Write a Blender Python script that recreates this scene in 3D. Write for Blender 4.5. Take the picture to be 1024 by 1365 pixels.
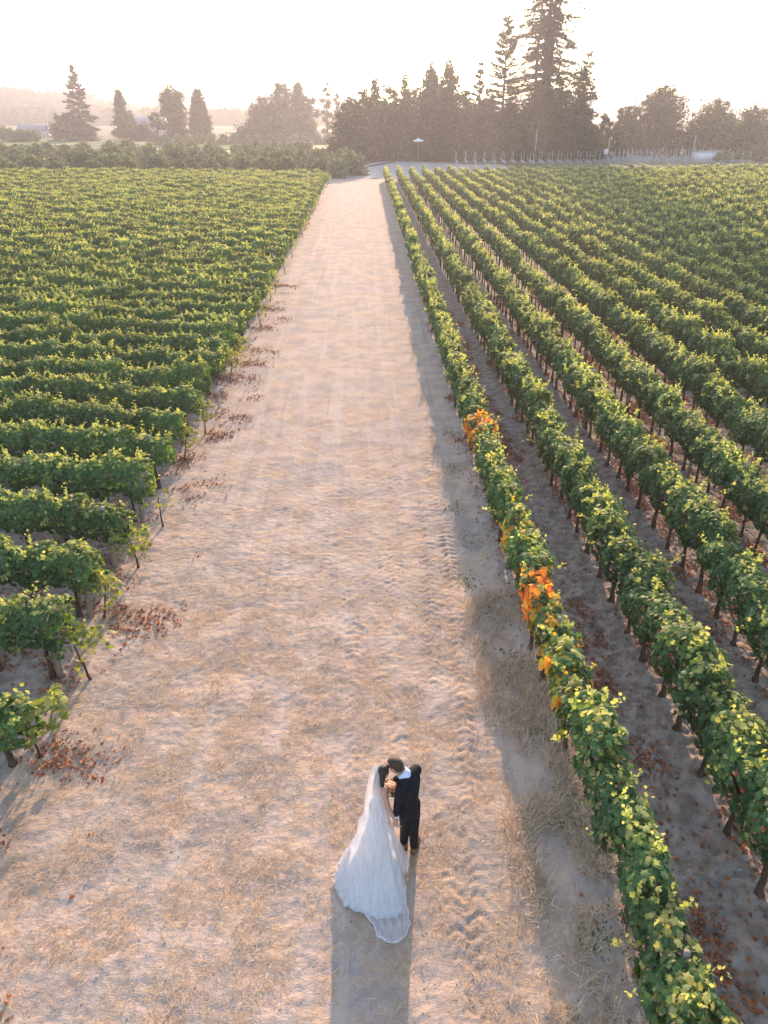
import bpy, math, random
import numpy as np
from mathutils import Vector, Matrix, Euler
R = math.radians
random.seed(7)
rng = np.random.default_rng(7)
for o in list(bpy.data.objects): bpy.data.objects.remove(o)
S = bpy.context.scene
COL = S.collection

# ---------------------------------------------------------------- camera, light, exposure
F, H = 1000.0, 9.0
TH = math.atan(532.5 / F)
YAW = math.atan(27 * math.cos(TH) / F)
cam_d = bpy.data.cameras.new('camera')
cam = bpy.data.objects.new('camera', cam_d); COL.objects.link(cam)
cam.location = (0, 0, H)
cam.rotation_euler = (math.pi / 2 - TH, 0, -YAW)
cam_d.sensor_fit = 'VERTICAL'; cam_d.sensor_height = 36.0
cam_d.lens = 36.0 * F / 1365.0
cam_d.clip_end = 9000; cam_d.clip_start = 0.1
S.camera = cam
S.render.resolution_x, S.render.resolution_y = 768, 1024

SUN_EL, SUN_AZ = R(14.0), R(6.8)          # azimuth east (right) of the track axis
w = bpy.data.worlds.new("World"); S.world = w; w.use_nodes = True
nt = w.node_tree
bg = nt.nodes['Background']; sky = nt.nodes.new('ShaderNodeTexSky')
sky.sky_type = 'NISHITA'; sky.sun_disc = False
sky.sun_elevation = SUN_EL; sky.sun_rotation = SUN_AZ
sky.air_density = 0.8; sky.dust_density = 0.7; sky.ozone_density = 0.2
nt.links.new(sky.outputs[0], bg.inputs[0]); bg.inputs[1].default_value = 0.15
sd = bpy.data.lights.new('sun', 'SUN'); sun = bpy.data.objects.new('sun', sd); COL.objects.link(sun)
sd.energy = 3.8; sd.angle = R(0.6); sd.color = (1.0, 0.69, 0.48)
sdir = Vector((math.sin(SUN_AZ) * math.cos(SUN_EL), math.cos(SUN_AZ) * math.cos(SUN_EL), math.sin(SUN_EL)))
sun.rotation_euler = sdir.to_track_quat('Z', 'Y').to_euler()
S.view_settings.view_transform = 'Standard'; S.view_settings.look = 'None'
S.view_settings.gamma = 1; S.view_settings.use_curve_mapping = False
S.view_settings.exposure = 1.78
S.cycles.max_bounces = 8; S.cycles.transparent_max_bounces = 12
S.cycles.volume_bounces = 1

# ---------------------------------------------------------------- projection helpers (measuring only)
CT, ST, CY, SY = math.cos(TH), math.sin(TH), math.cos(YAW), math.sin(YAW)
def ray(x, y):
    a = (x - 512) / F; b = (y - 682.5) / F
    fy = CT - b * ST; fz = -ST - b * CT
    return (a * CY + fy * SY, -a * SY + fy * CY, fz)
def gp(x, y, h=0.0):
    r = ray(x, y); t = (H - h) / -r[2]
    return (r[0] * t, r[1] * t, h)
def proj(X, Y, Z):
    xr = X * CY - Y * SY; yf = X * SY + Y * CY; d = H - Z
    zc = yf * CT + d * ST; yd = d * CT - yf * ST
    return 512 + F * xr / zc, 682.5 + F * yd / zc, zc
def at(px, D, top):
    """position at distance D whose top shows at pixel row `top`: X, height"""
    r = ray(px, top); k = D / r[1]
    return r[0] * k, H + r[2] * k

# ---------------------------------------------------------------- noise
_P = rng.random((512, 512))
def vnoise(x, y):
    xi = np.floor(x).astype(int); yi = np.floor(y).astype(int)
    fx = x - xi; fy = y - yi
    fx = fx * fx * (3 - 2 * fx); fy = fy * fy * (3 - 2 * fy)
    a = _P[xi % 512, yi % 512]; b = _P[(xi + 1) % 512, yi % 512]
    c = _P[xi % 512, (yi + 1) % 512]; d = _P[(xi + 1) % 512, (yi + 1) % 512]
    return (a * (1 - fx) + b * fx) * (1 - fy) + (c * (1 - fx) + d * fx) * fy
def fbm(x, y, o=3):
    s = 0; a = 1; t = 0
    for i in range(o):
        s = s + a * vnoise(x * 2 ** i + 17.3 * i, y * 2 ** i + 5.1 * i); t += a; a *= .5
    return s / t
def sstep(a, b, x):
    t = np.clip((x - a) / (b - a), 0, 1); return t * t * (3 - 2 * t)

ROW_X0, ROW_DX = 3.12, 1.90
ROW_Z0, ROW_DZ = 8.62, 1.93
SLOPE = -0.205                       # left rows recede to the left
END_Y = 125.0
TRACKS = [  # centre x at y=4, x at y=30, width, strength, pitch
    (1.50, 2.00, .46, 1.0, .21), (1.15, 1.45, .42, .8, .19), (0.62, 0.72, .46, .8, .20), (.15, 0.95, .40, .5, .18), (-0.55, 0.1, .45, .5, .20),
    (-.95, -1.1, .42, .45, .19), (-2.3, -1.3, .42, .3, .22)]
def height(x, y):
    x = np.asarray(x, float); y = np.asarray(y, float)
    near = 1 - .92 * sstep(12, 48, y)
    h = (fbm(x * 1.1, y * 1.1, 2) - .5) * .07 * (1 - .85 * sstep(8, 30, np.abs(y)))
    h = h + (fbm(x * 5 + 9, y * 5, 3) - .5) * .036 * near
    h = h + (fbm(x * 15, y * 13, 2) - .5) * .020 * (1 - sstep(12, 26, y))
    for (a, b, wd, st, pt) in TRACKS:
        cx = a + (b - a) * (y - 4) / 26 + .16 * np.sin(y * .33 + a * 2)
        u = (x - cx) / (wd * .5)
        m = np.clip(1.15 - u * u, 0, 1) * sstep(.30, .62, fbm(x * 1.3 + a * 3, y * .6 + 4 * a, 2)) * st
        m = m * (1 - sstep(18, 34, y))
        wob = .55 * (fbm(x * 3.3 + a, y * 3.3, 2) - .5)
        lug = np.sin((y + wob * .6 + np.abs(u) * .22) / pt * 2 * math.pi)
        h = h - .012 * m + (.006 + .010 * vnoise(x * 2 + a, y * 1.5)) * m * np.clip(lug * 1.4, -1, 1) * sstep(.02, .16, np.abs(u))
        h = h + .012 * st * np.exp(-((np.abs(u) - 1.3) / .3) ** 2) * (1 - sstep(20, 50, y))
    for i in range(-1, 8):            # furrows and clods between the right rows
        c = ROW_X0 + ROW_DX * i
        h = h + .07 * np.exp(-((x - c) / .38) ** 2) * (x > 2.2) * (y < END_Y)
    cl = sstep(2.4, 3.4, x) * near
    h = h + cl * ((fbm(x * 9, y * 9 + 30, 2) - .45) * .09 + (fbm(x * 3.1, y * 2.2 + 11, 2) - .5) * .10)
    return h

# ---------------------------------------------------------------- object helpers
def mesh_np(name, V, Fc, col=None, smooth=False, mats=()):
    """V (n,3); Fc list of (k,m) index arrays of faces with m corners"""
    me = bpy.data.meshes.new(name)
    V = np.asarray(V, np.float32)
    if isinstance(Fc, np.ndarray): Fc = [Fc]
    Fc = [np.asarray(f, np.int32) for f in Fc if len(f)]
    nl = sum(f.size for f in Fc); nf = sum(len(f) for f in Fc)
    me.vertices.add(len(V)); me.vertices.foreach_set('co', V.ravel())
    me.loops.add(nl); me.polygons.add(nf)
    me.loops.foreach_set('vertex_index', np.concatenate([f.ravel() for f in Fc]))
    tot = np.concatenate([np.full(len(f), f.shape[1], np.int32) for f in Fc])
    st = np.concatenate([[0], np.cumsum(tot)[:-1]]).astype(np.int32)
    me.polygons.foreach_set('loop_start', st); me.polygons.foreach_set('loop_total', tot)
    if smooth: me.polygons.foreach_set('use_smooth', np.ones(nf, bool))
    me.update(calc_edges=True)
    if col is not None:
        a = me.color_attributes.new('tint', 'FLOAT_COLOR', 'POINT')
        c = np.ones((len(V), 4), np.float32); c[:, :3] = col
        a.data.foreach_set('color', c.ravel())
    for m in mats: me.materials.append(m)
    return me
def link(name, me, parent=None, loc=None, kind=None):
    o = bpy.data.objects.new(name, me); COL.objects.link(o)
    if parent is not None: o.parent = parent
    if loc is not None: o.location = loc
    if kind: o['kind'] = kind
    return o
def empty(name, loc=(0, 0, 0), rz=0.0):
    o = bpy.data.objects.new(name, None); COL.objects.link(o)
    o.location = loc; o.rotation_euler = (0, 0, rz); o.empty_display_size = .2
    return o
def tag(o, label, cat, group=None, kind=None):
    o['label'] = label; o['category'] = cat
    if group: o['group'] = group
    if kind: o['kind'] = kind
    return o
def tube(pts, rad, n=6, cap=True):
    """swept tube -> V, quads, caps"""
    pts = [Vector(p) for p in pts]; V = []; Q = []
    if not hasattr(rad, '__len__'): rad = [rad] * len(pts)
    prev = None
    for i, p in enumerate(pts):
        d = (pts[min(i + 1, len(pts) - 1)] - pts[max(i - 1, 0)]).normalized()
        a = Vector((1, 0, 0)) if abs(d.x) < .8 else Vector((0, 1, 0))
        if prev is not None: a = prev
        u = (a - d * a.dot(d)).normalized(); v = d.cross(u); prev = u
        for k in range(n):
            t = 2 * math.pi * k / n
            V.append(tuple(p + (u * math.cos(t) + v * math.sin(t)) * rad[i]))
    for i in range(len(pts) - 1):
        for k in range(n):
            Q.append((i * n + k, i * n + (k + 1) % n, (i + 1) * n + (k + 1) % n, (i + 1) * n + k))
    if cap:
        for b, s in ((0, -1), ((len(pts) - 1) * n, 1)):
            for k in range(1, n - 2, 2):
                f = [b, b + k, b + k + 1, b + (k + 2) % n]
                Q.append(tuple(f if s > 0 else f[::-1]))
    return np.array(V), np.array(Q)
def merge(parts):
    """list of (V, quads) -> V, quads"""
    Vs, Qs, o = [], [], 0
    for V, Q in parts:
        Vs.append(V); Qs.append(Q + o); o += len(V)
    return np.concatenate(Vs), np.concatenate(Qs)
def box(c, s):
    V = np.array([[x, y, z] for x in (-.5, .5) for y in (-.5, .5) for z in (-.5, .5)]) * np.array(s) + np.array(c)
    Q = np.array([[0, 1, 3, 2], [4, 6, 7, 5], [0, 4, 5, 1], [2, 3, 7, 6], [0, 2, 6, 4], [1, 5, 7, 3]])
    return V, Q
def nrm(a): return a / np.maximum(np.linalg.norm(a, axis=-1, keepdims=True), 1e-9)

# ---------------------------------------------------------------- materials
def mat(name, col, rough=.8, spec=.3):
    m = bpy.data.materials.new(name); m.use_nodes = True
    b = m.node_tree.nodes['Principled BSDF']
    b.inputs['Base Color'].default_value = (*col, 1); b.inputs['Roughness'].default_value = rough
    b.inputs['Specular IOR Level'].default_value = spec
    return m
def noisy(name, c1, c2, scale=5, rough=.85, bump=.3, bscale=30, stretch=(1, 1, 1), spec=.25, detail=5):
    m = mat(name, c1, rough, spec); t = m.node_tree; N = t.nodes; L = t.links; b = N['Principled BSDF']
    co = N.new('ShaderNodeTexCoord'); mp = N.new('ShaderNodeMapping'); mp.inputs['Scale'].default_value = stretch
    L.new(co.outputs['Object'], mp.inputs['Vector'])
    n = N.new('ShaderNodeTexNoise'); n.inputs['Scale'].default_value = scale; n.inputs['Detail'].default_value = detail
    L.new(mp.outputs[0], n.inputs['Vector'])
    r = N.new('ShaderNodeValToRGB'); r.color_ramp.elements[0].position = .35; r.color_ramp.elements[1].position = .65
    r.color_ramp.elements[0].color = (*c1, 1); r.color_ramp.elements[1].color = (*c2, 1)
    L.new(n.outputs['Fac'], r.inputs[0]); L.new(r.outputs[0], b.inputs['Base Color'])
    n2 = N.new('ShaderNodeTexNoise'); n2.inputs['Scale'].default_value = bscale; n2.inputs['Detail'].default_value = 4
    L.new(mp.outputs[0], n2.inputs['Vector'])
    bp = N.new('ShaderNodeBump'); bp.inputs['Strength'].default_value = bump; bp.inputs['Distance'].default_value = .02
    L.new(n2.outputs['Fac'], bp.inputs['Height']); L.new(bp.outputs[0], b.inputs['Normal'])
    return m
def leafmat(name, trans=.35, rough=.5, gain=1.0, spec=.4, tgain=(1.4, 1.3, .52)):
    m = bpy.data.materials.new(name); m.use_nodes = True; t = m.node_tree; N = t.nodes; L = t.links
    b = N['Principled BSDF']; out = N['Material Output']
    a = N.new('ShaderNodeAttribute'); a.attribute_name = 'tint'
    oi = N.new('ShaderNodeObjectInfo')
    hs = N.new('ShaderNodeHueSaturation')
    mr = N.new('ShaderNodeMapRange'); mr.inputs['To Min'].default_value = .8 * gain; mr.inputs['To Max'].default_value = 1.2 * gain
    L.new(oi.outputs['Random'], mr.inputs['Value']); L.new(mr.outputs[0], hs.inputs['Value'])
    L.new(a.outputs['Color'], hs.inputs['Color'])
    L.new(hs.outputs[0], b.inputs['Base Color'])
    b.inputs['Roughness'].default_value = rough; b.inputs['Specular IOR Level'].default_value = spec
    tr = N.new('ShaderNodeBsdfTranslucent')
    mx = N.new('ShaderNodeMix'); mx.data_type = 'RGBA'; mx.blend_type = 'MULTIPLY'; mx.inputs['Factor'].default_value = 1
    mx.inputs['B'].default_value = (*tgain, 1)
    L.new(hs.outputs[0], mx.inputs['A']); L.new(mx.outputs['Result'], tr.inputs[0])
    ms = N.new('ShaderNodeMixShader'); ms.inputs[0].default_value = trans
    L.new(b.outputs[0], ms.inputs[1]); L.new(tr.outputs[0], ms.inputs[2]); L.new(ms.outputs[0], out.inputs[0])
    return m
M_leaf = leafmat('vine_leaf', .46, .6, 1.25, .3)
M_tree = leafmat('tree_foliage', .42, .7, 1.0, .2, (1.3, 1.2, .7))
M_dead = leafmat('dry_leaf', .2, .8, 1.0, .2, (1.2, 1.0, .8))
M_bark = noisy('vine_bark', (.045, .032, .024), (.12, .085, .06), 9, .95, .8, 40, (1, 1, .25))
M_tbark = noisy('tree_bark', (.06, .045, .035), (.13, .09, .065), 2, .95, .6, 6, (1, 1, .2))
M_post = noisy('weathered_post', (.22, .19, .16), (.34, .30, .26), 12, .9, .5, 60, (1, 1, .12))
M_stake = noisy('pale_stake', (.45, .46, .48), (.58, .59, .60), 3, .7, .1)
M_tubew = noisy('white_grow_tube', (.42, .45, .50), (.55, .57, .62), 2, .6, .05)
M_hose = mat('drip_hose_plastic', (.30, .22, .17), .5)
M_metal = mat('dull_metal', (.42, .42, .42), .5, .5)

def ground_material():
    m = mat('dusty_ground', (.4, .33, .27), .95, .12); t = m.node_tree; N = t.nodes; L = t.links; b = N['Principled BSDF']
    geo = N.new('ShaderNodeNewGeometry'); sep = N.new('ShaderNodeSeparateXYZ'); L.new(geo.outputs['Position'], sep.inputs[0])
    def noise(sc, det=4, st=(1, 1, 1), rough=.55):
        mp = N.new('ShaderNodeMapping'); mp.inputs['Scale'].default_value = st; L.new(geo.outputs['Position'], mp.inputs['Vector'])
        n = N.new('ShaderNodeTexNoise'); n.inputs['Scale'].default_value = sc; n.inputs['Detail'].default_value = det
        n.inputs['Roughness'].default_value = rough
        L.new(mp.outputs[0], n.inputs['Vector']); return n.outputs['Fac']
    def ramp(v, a, b_):
        r = N.new('ShaderNodeMapRange'); r.interpolation_type = 'SMOOTHSTEP'
        r.inputs['From Min'].default_value = a; r.inputs['From Max'].default_value = b_; L.new(v, r.inputs['Value']); return r.outputs[0]
    def mixc(f, a, b_):
        x = N.new('ShaderNodeMix'); x.data_type = 'RGBA'
        L.new(f, x.inputs['Factor'])
        for s, v in (('A', a), ('B', b_)):
            if isinstance(v, tuple): x.inputs[s].default_value = (*v, 1)
            else: L.new(v, x.inputs[s])
        return x.outputs['Result']
    def mul(a, b_):
        x = N.new('ShaderNodeMath'); x.operation = 'MULTIPLY'; L.new(a, x.inputs[0])
        if isinstance(b_, float): x.inputs[1].default_value = b_
        else: L.new(b_, x.inputs[1])
        return x.outputs[0]
    dust = mixc(ramp(noise(1.1, 5), .35, .65), (.40, .325, .275), (.58, .45, .36))
    straw = mixc(noise(14, 4), (.44, .30, .18), (.66, .48, .31))
    # broad dry-grass patches across the track, broken up by fine straw grain
    pm = mul(ramp(noise(1.3, 7, (1, 1.1, 1), .68), .46, .60), ramp(noise(9, 5, (1, 2.2, 1), .7), .40, .62))
    c = mixc(pm, dust, straw)
    pm2 = mul(ramp(noise(.75, 7, (.9, 1.2, 1), .72), .50, .60), ramp(noise(4.5, 6, (1, 1.6, 1), .75), .42, .60))
    c = mixc(mul(pm2, .8), c, (.60, .40, .235))
    pm3 = ramp(noise(1.9, 7, (1, 1.3, 1), .75), .57, .66)
    c = mixc(mul(pm3, .5), c, (.33, .275, .235))
    # finer grain: small dark crumbs and pale dust
    c = mixc(mul(ramp(noise(26, 4, (1, 1.6, 1), .7), .56, .72), .55), c, (.26, .20, .16))
    c = mixc(mul(ramp(noise(3.1, 5), .60, .74), .5), c, (.30, .27, .24))
    # flattened straw stems: fine crossing streaks, and greyer bare dust between
    for st_, sc_ in (((1, 7, 1), 22), ((5, 1.3, 1), 17)):
        sm_ = mul(ramp(noise(sc_, 3, st_, .6), .58, .70), ramp(noise(2.2, 5, (1, 1, 1), .65), .44, .62))
        c = mixc(mul(sm_, .75), c, (.66, .49, .32))
    c = mixc(mul(ramp(noise(.35, 4), .52, .66), .45), c, (.36, .325, .30))
    c = mixc(mul(ramp(noise(60, 2, (1, 1, 1), .8), .60, .72), .6), c, (.20, .155, .125))
    # long faint wheel lanes
    c = mixc(mul(ramp(noise(1.0, 4, (2.3, .07, 1), .6), .50, .66), .42), c, (.60, .50, .43))
    c = mixc(mul(ramp(noise(1.0, 4, (3.1, .09, 1), .6), .56, .68), .42), c, (.33, .285, .255))
    # soil beneath the vines
    soil = mixc(ramp(noise(4, 6), .38, .62), (.23, .175, .135), (.39, .325, .27))
    xr = ramp(sep.outputs['X'], 2.6, 3.4)
    xl = N.new('ShaderNodeMapRange'); xl.interpolation_type = 'SMOOTHSTEP'
    xl.inputs['From Min'].default_value = -5.2; xl.inputs['From Max'].default_value = -6.2; L.new(sep.outputs['X'], xl.inputs['Value'])
    ad = N.new('ShaderNodeMath'); ad.operation = 'MAXIMUM'; L.new(xr, ad.inputs[0]); L.new(xl.outputs[0], ad.inputs[1])
    c = mixc(mul(ad.outputs[0], .85), c, soil)
    # dry meadow beyond the vineyard
    meadow = mixc(ramp(noise(.05, 6), .4, .6), (.11, .12, .06), (.19, .18, .10))
    far = ramp(sep.outputs['Y'], END_Y + 2, END_Y + 14)
    c = mixc(far, c, meadow)
    L.new(c, b.inputs['Base Color'])
    h1 = noise(38, 5, (1, 1.4, 1), .65); h2 = noise(7, 6, (1, 1.5, 1), .6)
    s = N.new('ShaderNodeMath'); s.operation = 'MULTIPLY_ADD'; L.new(h2, s.inputs[0]); s.inputs[1].default_value = 3.0; L.new(h1, s.inputs[2])
    bp = N.new('ShaderNodeBump'); bp.inputs['Strength'].default_value = .42; bp.inputs['Distance'].default_value = .025
    L.new(s.outputs[0], bp.inputs['Height']); L.new(bp.outputs[0], b.inputs['Normal'])
    return m
M_ground = ground_material()
M_gravel = noisy('grey_gravel', (.30, .28, .27), (.40, .38, .37), 1.2, .95, .3, 12)
M_field = noisy('green_field', (.20, .24, .08), (.32, .33, .13), .08, .95, .3, 3)
M_hill = noisy('wooded_hill', (.035, .045, .03), (.16, .15, .08), .006, .95, .3, .2)

# ---------------------------------------------------------------- ground: one sheet to the horizon
def geo_axis(a, b, step, g, lim):
    out = [a]
    v = a
    while v < b: v += step; out.append(v)
    s = step
    while v < lim: s = min(s * g, 300); v += s; out.append(v)
    return out
xp = geo_axis(0, 8.0, .036, 1.12, 4500)
xn = [-v for v in geo_axis(0, 7.0, .036, 1.12, 4500)][1:][::-1]
xs = np.array(xn + xp)
yp = geo_axis(3.2, 17.0, .034, 1.013, 130); yp = yp + [y for y in geo_axis(yp[-1], yp[-1] + .1, 3, 1.2, 5500)[1:]]
yn = [3.2 - v for v in geo_axis(0, .1, .1, 1.3, 300)][1:][::-1]
ys = np.array(yn + yp)
gx, gy = np.meshgrid(xs, ys, indexing='ij')
gz = height(gx, gy)
fade = 1 - sstep(130, 200, np.abs(gy) + np.maximum(0, np.abs(gx) - 60))
gz = gz * fade
V = np.stack([gx.ravel(), gy.ravel(), gz.ravel()], 1)
ny = len(ys); i = np.arange(len(xs) - 1)[:, None] * ny + np.arange(ny - 1)[None, :]
Q = np.stack([i, i + ny, i + ny + 1, i + 1], -1).reshape(-1, 4)
ground = link('ground', mesh_np('ground', V, Q, smooth=True, mats=[M_ground]), kind='structure')
print('ground quads', len(Q))

def sheet(name, poly, z, m):
    me = bpy.data.meshes.new(name); me.from_pydata([(x, y, z) for x, y in poly], [], [tuple(range(len(poly)))])
    me.materials.append(m); return link(name, me, kind='structure')
sheet('gravel_road', [(-4.6, 128), (3, 126), (26, 126), (27, 160), (20, 161), (12, 168), (5, 172), (1.5, 166), (-2, 148), (-6.5, 136)], .06, M_gravel)
sheet('far_field', [(-60, 205), (-9, 205), (-9, 262), (-60, 270)], .06, M_field)
sheet('left_field', [(-190, 262), (-68, 262), (-70, 300), (-190, 300)], .06, M_field)

# ---------------------------------------------------------------- vine leaves and canopies
ang = [90, 62, 36, 8, -22, -48, -72]
rad = [.56, .36, .52, .34, .46, .34, .40]
pts = [(r * math.cos(R(a)), r * math.sin(R(a))) for a, r in zip(ang, rad)]
outl = pts + [(0, -.16)] + [(-x, y) for x, y in pts[:0:-1]]
LV = np.array([(0, 0.02, .07)] + [(x, y, -.10 * abs(y) - .22 * x * x) for x, y in outl])
LF = np.array([(0, 1 + (k + 1) % len(outl), 1 + k) for k in range(len(outl))])
LV2 = np.array([(0, -.45, 0), (.5, -.05, -.07), (.28, .45, -.05), (0, .6, -.1), (-.28, .45, -.05), (-.5, -.05, -.07), (0, .05, .07)])
LF2 = np.array([(6, 0, 1), (6, 1, 2), (6, 2, 3), (6, 3, 4), (6, 4, 5), (6, 5, 0)])
LV3 = np.array([(0, -.5, .03), (.45, .05, -.09), (0, .6, .05), (-.45, .05, -.09), (.05, .0, .08)]); LF3 = np.array([(4, 0, 1), (4, 1, 2), (4, 2, 3), (4, 3, 0)])
def leaves(P, Nn, T, size, col, near=True):
    lv, lf = (LV3, LF3) if near is None else (LV, LF) if near else (LV2, LF2)
    n = nrm(Nn); t = T - n * np.sum(T * n, 1, keepdims=True); t = nrm(t); b = np.cross(t, n)
    v = (P[:, None, :] + size[:, None, None] * (lv[None, :, 0, None] * b[:, None, :] + lv[None, :, 1, None] * t[:, None, :] + lv[None, :, 2, None] * n[:, None, :]))
    k = len(lv)
    f = lf[None] + (np.arange(len(P)) * k)[:, None, None]
    c = np.repeat(col, k, 0)
    return v.reshape(-1, 3), f.reshape(-1, 3), c
G0, G1, G2 = np.array((.058, .122, .055)), np.array((.13, .215, .075)), np.array((.54, .53, .20))
def vine_canopy(seed, n, near=True, kind='green', L=1.0, shoots=6, hw=.27, ztop=1.58, zbot=.74, size=.135):
    r = np.random.default_rng(seed)
    ph = r.random(6) * 6.28
    u = r.uniform(-L / 2 - .06, L / 2 + .06, n)
    th = r.uniform(-.5 * math.pi + .35, 1.5 * math.pi - .35, n)       # gap at the bottom
    top_bias = r.random(n) < .2
    th = np.where(top_bias, math.pi / 2 + r.normal(0, .6, n), th)
    rr = 1 - np.abs(r.normal(0, .22, n))
    lump = 1 + .20 * np.sin(u * 7 + ph[0] + 2 * th) + .12 * np.sin(u * 13 + ph[1] - 3 * th)
    zc = (ztop + zbot) / 2 + .05 * np.sin(u * 5 + ph[2]); hh = (ztop - zbot) / 2 * (1 + .10 * np.sin(u * 6 + ph[3]))
    cx, cz = np.cos(th), np.sin(th)
    y = hw * lump * rr * np.sign(cx) * np.abs(cx) ** .7
    z = zc + hh * rr * (.92 + .08 * lump) * np.sign(cz) * np.abs(cz) ** .75
    y = y + .05 * np.sin(u * 4 + ph[4])
    P = np.stack([u, y, z], 1)
    toplit = np.clip((z - ztop + .16) / .2, 0, 1)  # leaves near the top yellowed: young growth plus rim light put into colour
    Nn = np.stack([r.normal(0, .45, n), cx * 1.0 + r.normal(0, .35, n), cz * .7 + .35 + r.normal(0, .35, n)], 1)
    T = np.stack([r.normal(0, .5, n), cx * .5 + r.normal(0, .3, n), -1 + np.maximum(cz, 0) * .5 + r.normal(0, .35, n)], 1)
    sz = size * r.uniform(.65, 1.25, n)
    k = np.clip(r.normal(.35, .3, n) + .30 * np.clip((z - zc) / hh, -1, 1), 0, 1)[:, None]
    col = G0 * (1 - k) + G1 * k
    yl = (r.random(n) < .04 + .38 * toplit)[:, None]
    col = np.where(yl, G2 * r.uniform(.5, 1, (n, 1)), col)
    Ps, Ns, Ts, Ss, Cs = [P], [Nn], [T], [sz], [col]
    for s in range(shoots):
        m = 13 if near else 5
        p0 = np.array([r.uniform(-L / 2, L / 2), r.normal(0, hw * .45), ztop - .12])
        ln = r.uniform(.18, .46); d = nrm(np.array([r.normal(0, .35), r.normal(0, .35), 1.0]))
        if s >= shoots - 1:   # an arching cane on the flank
            d = nrm(np.array([r.normal(0, .5), r.choice([-1., 1.]), .25])); p0[2] -= .3; p0[1] = d[1] * hw * .8
        tt = np.linspace(.1, 1, m)
        pp = p0 + np.outer(tt * ln, d) + np.outer(tt ** 2 * ln * .4, np.array([r.normal(0, .4), r.normal(0, .4), -.3]))
        pp = pp + r.normal(0, .025, pp.shape)
        a = r.uniform(0, 6.28, m) ; 
        nn = np.stack([np.cos(a), np.sin(a), r.uniform(.2, 1.2, m)], 1)
        Ps.append(pp); Ns.append(nn); Ts.append(np.stack([np.cos(a), np.sin(a), -.4 * np.ones(m)], 1))
        Ss.append(size * (1.0 - .5 * tt) * r.uniform(.7, 1.1, m)); kk = (.25 + .75 * tt)[:, None] * r.uniform(.45, 1)
        Cs.append(G1 * (1 - kk) + G2 * kk)
    P, Nn, T, sz, col = [np.concatenate(a) for a in (Ps, Ns, Ts, Ss, Cs)]
    if kind == 'autumn':
        O = np.array([(.70, .26, .04), (.74, .48, .07), (.50, .14, .04), (.76, .38, .05)])
        pick = (fbm(P[:, 0] * 3 + seed, P[:, 2] * 3 + P[:, 1] * 3, 2) > .47) | (r.random(len(P)) < .15)
        col = np.where(pick[:, None], O[r.integers(0, 4, len(P))], col)
    if kind == 'turning':
        O = np.array([(.60, .50, .06), (.75, .36, .04), (.45, .42, .06)])
        pick = (fbm(P[:, 0] * 3 + seed, P[:, 2] * 3, 2) > .55) | (r.random(len(P)) < .06)
        col = np.where(pick[:, None], O[r.integers(0, 3, len(P))], col)
    if kind == 'young':
        col = col * .6 + .4 * np.array((.30, .30, .06))
    return leaves(P, Nn, T, sz, col, near)
def canopy_mesh(name, *a, **k):
    v, f, c = vine_canopy(*a, **k)
    return mesh_np(name, v, f, c, mats=[M_leaf])
NV = 12
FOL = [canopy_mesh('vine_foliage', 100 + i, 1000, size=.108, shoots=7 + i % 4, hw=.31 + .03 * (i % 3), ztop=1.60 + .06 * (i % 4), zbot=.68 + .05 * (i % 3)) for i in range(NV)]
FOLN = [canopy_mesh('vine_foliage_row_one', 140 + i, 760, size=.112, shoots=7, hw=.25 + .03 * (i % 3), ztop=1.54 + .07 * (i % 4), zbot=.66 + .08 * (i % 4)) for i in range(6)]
AUT = [canopy_mesh('autumn_foliage', 160 + i, 430, kind='autumn', shoots=5) for i in range(2)]
TUR = [canopy_mesh('turning_foliage', 170 + i, 480, kind='turning', shoots=6) for i in range(3)]
YNG = [canopy_mesh('young_foliage', 180 + i, 30 + 26 * i, kind='young', L=.8, shoots=4 + i, hw=.13, ztop=1.02, zbot=.5, size=.115) for i in range(4)]
FARF = [canopy_mesh('far_foliage', 200 + i, 380, near=False, shoots=9, hw=.27 + .03 * (i % 3), ztop=1.60 + .07 * (i % 4), size=.155) for i in range(8)]
def trunk_mesh(seed, h=.86, r0=.05, arms=True, lean=.10):
    r = random.Random(seed); pts = []; rd = []
    ox, oy = r.uniform(-lean, lean), r.uniform(-lean * .6, lean * .6)
    for k in range(7):
        t = k / 6
        pts.append((ox * (1 - t) + r.uniform(-.014, .014), oy * (1 - t) + r.uniform(-.012, .012), -.05 + t * (h + .05)))
        rd.append(r0 * (1.35 - .9 * t ** .5 + .12 * r.random()) if k else r0 * 1.7)
    parts = [tube(pts, rd, 7)]
    if arms:
        for s in (-1, 1):
            parts.append(tube([(0, 0, h - .05), (s * .18, 0, h + .03), (s * .48, .01, h + .02)], [r0 * .7, r0 * .55, r0 * .35], 6))
    V, Qd = merge(parts)
    return mesh_np('vine_trunk', V, Qd, smooth=True, mats=[M_bark])
TRK = [trunk_mesh(300 + i, r0=.040 + .006 * (i % 3)) for i in range(8)]
TRKY = [trunk_mesh(320 + i, h=.80, r0=.022, arms=False, lean=.22) for i in range(4)]

ORD = ['zeroth', 'first', 'second', 'third', 'fourth', 'fifth', 'sixth', 'seventh', 'eighth', 'ninth', 'tenth', 'eleventh', 'twelfth', 'thirteenth', 'fourteenth', 'fifteenth', 'sixteenth', 'seventeenth', 'eighteenth', 'nineteenth', 'twentieth']
TENS = {20: 'twenty', 30: 'thirty', 40: 'forty', 50: 'fifty', 60: 'sixty'}
def ordw(n):
    if n <= 20: return ORD[n]
    if n % 10 == 0: return TENS[n][:-1] + 'ieth'
    return TENS[n // 10 * 10] + '-' + ORD[n % 10]

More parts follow.
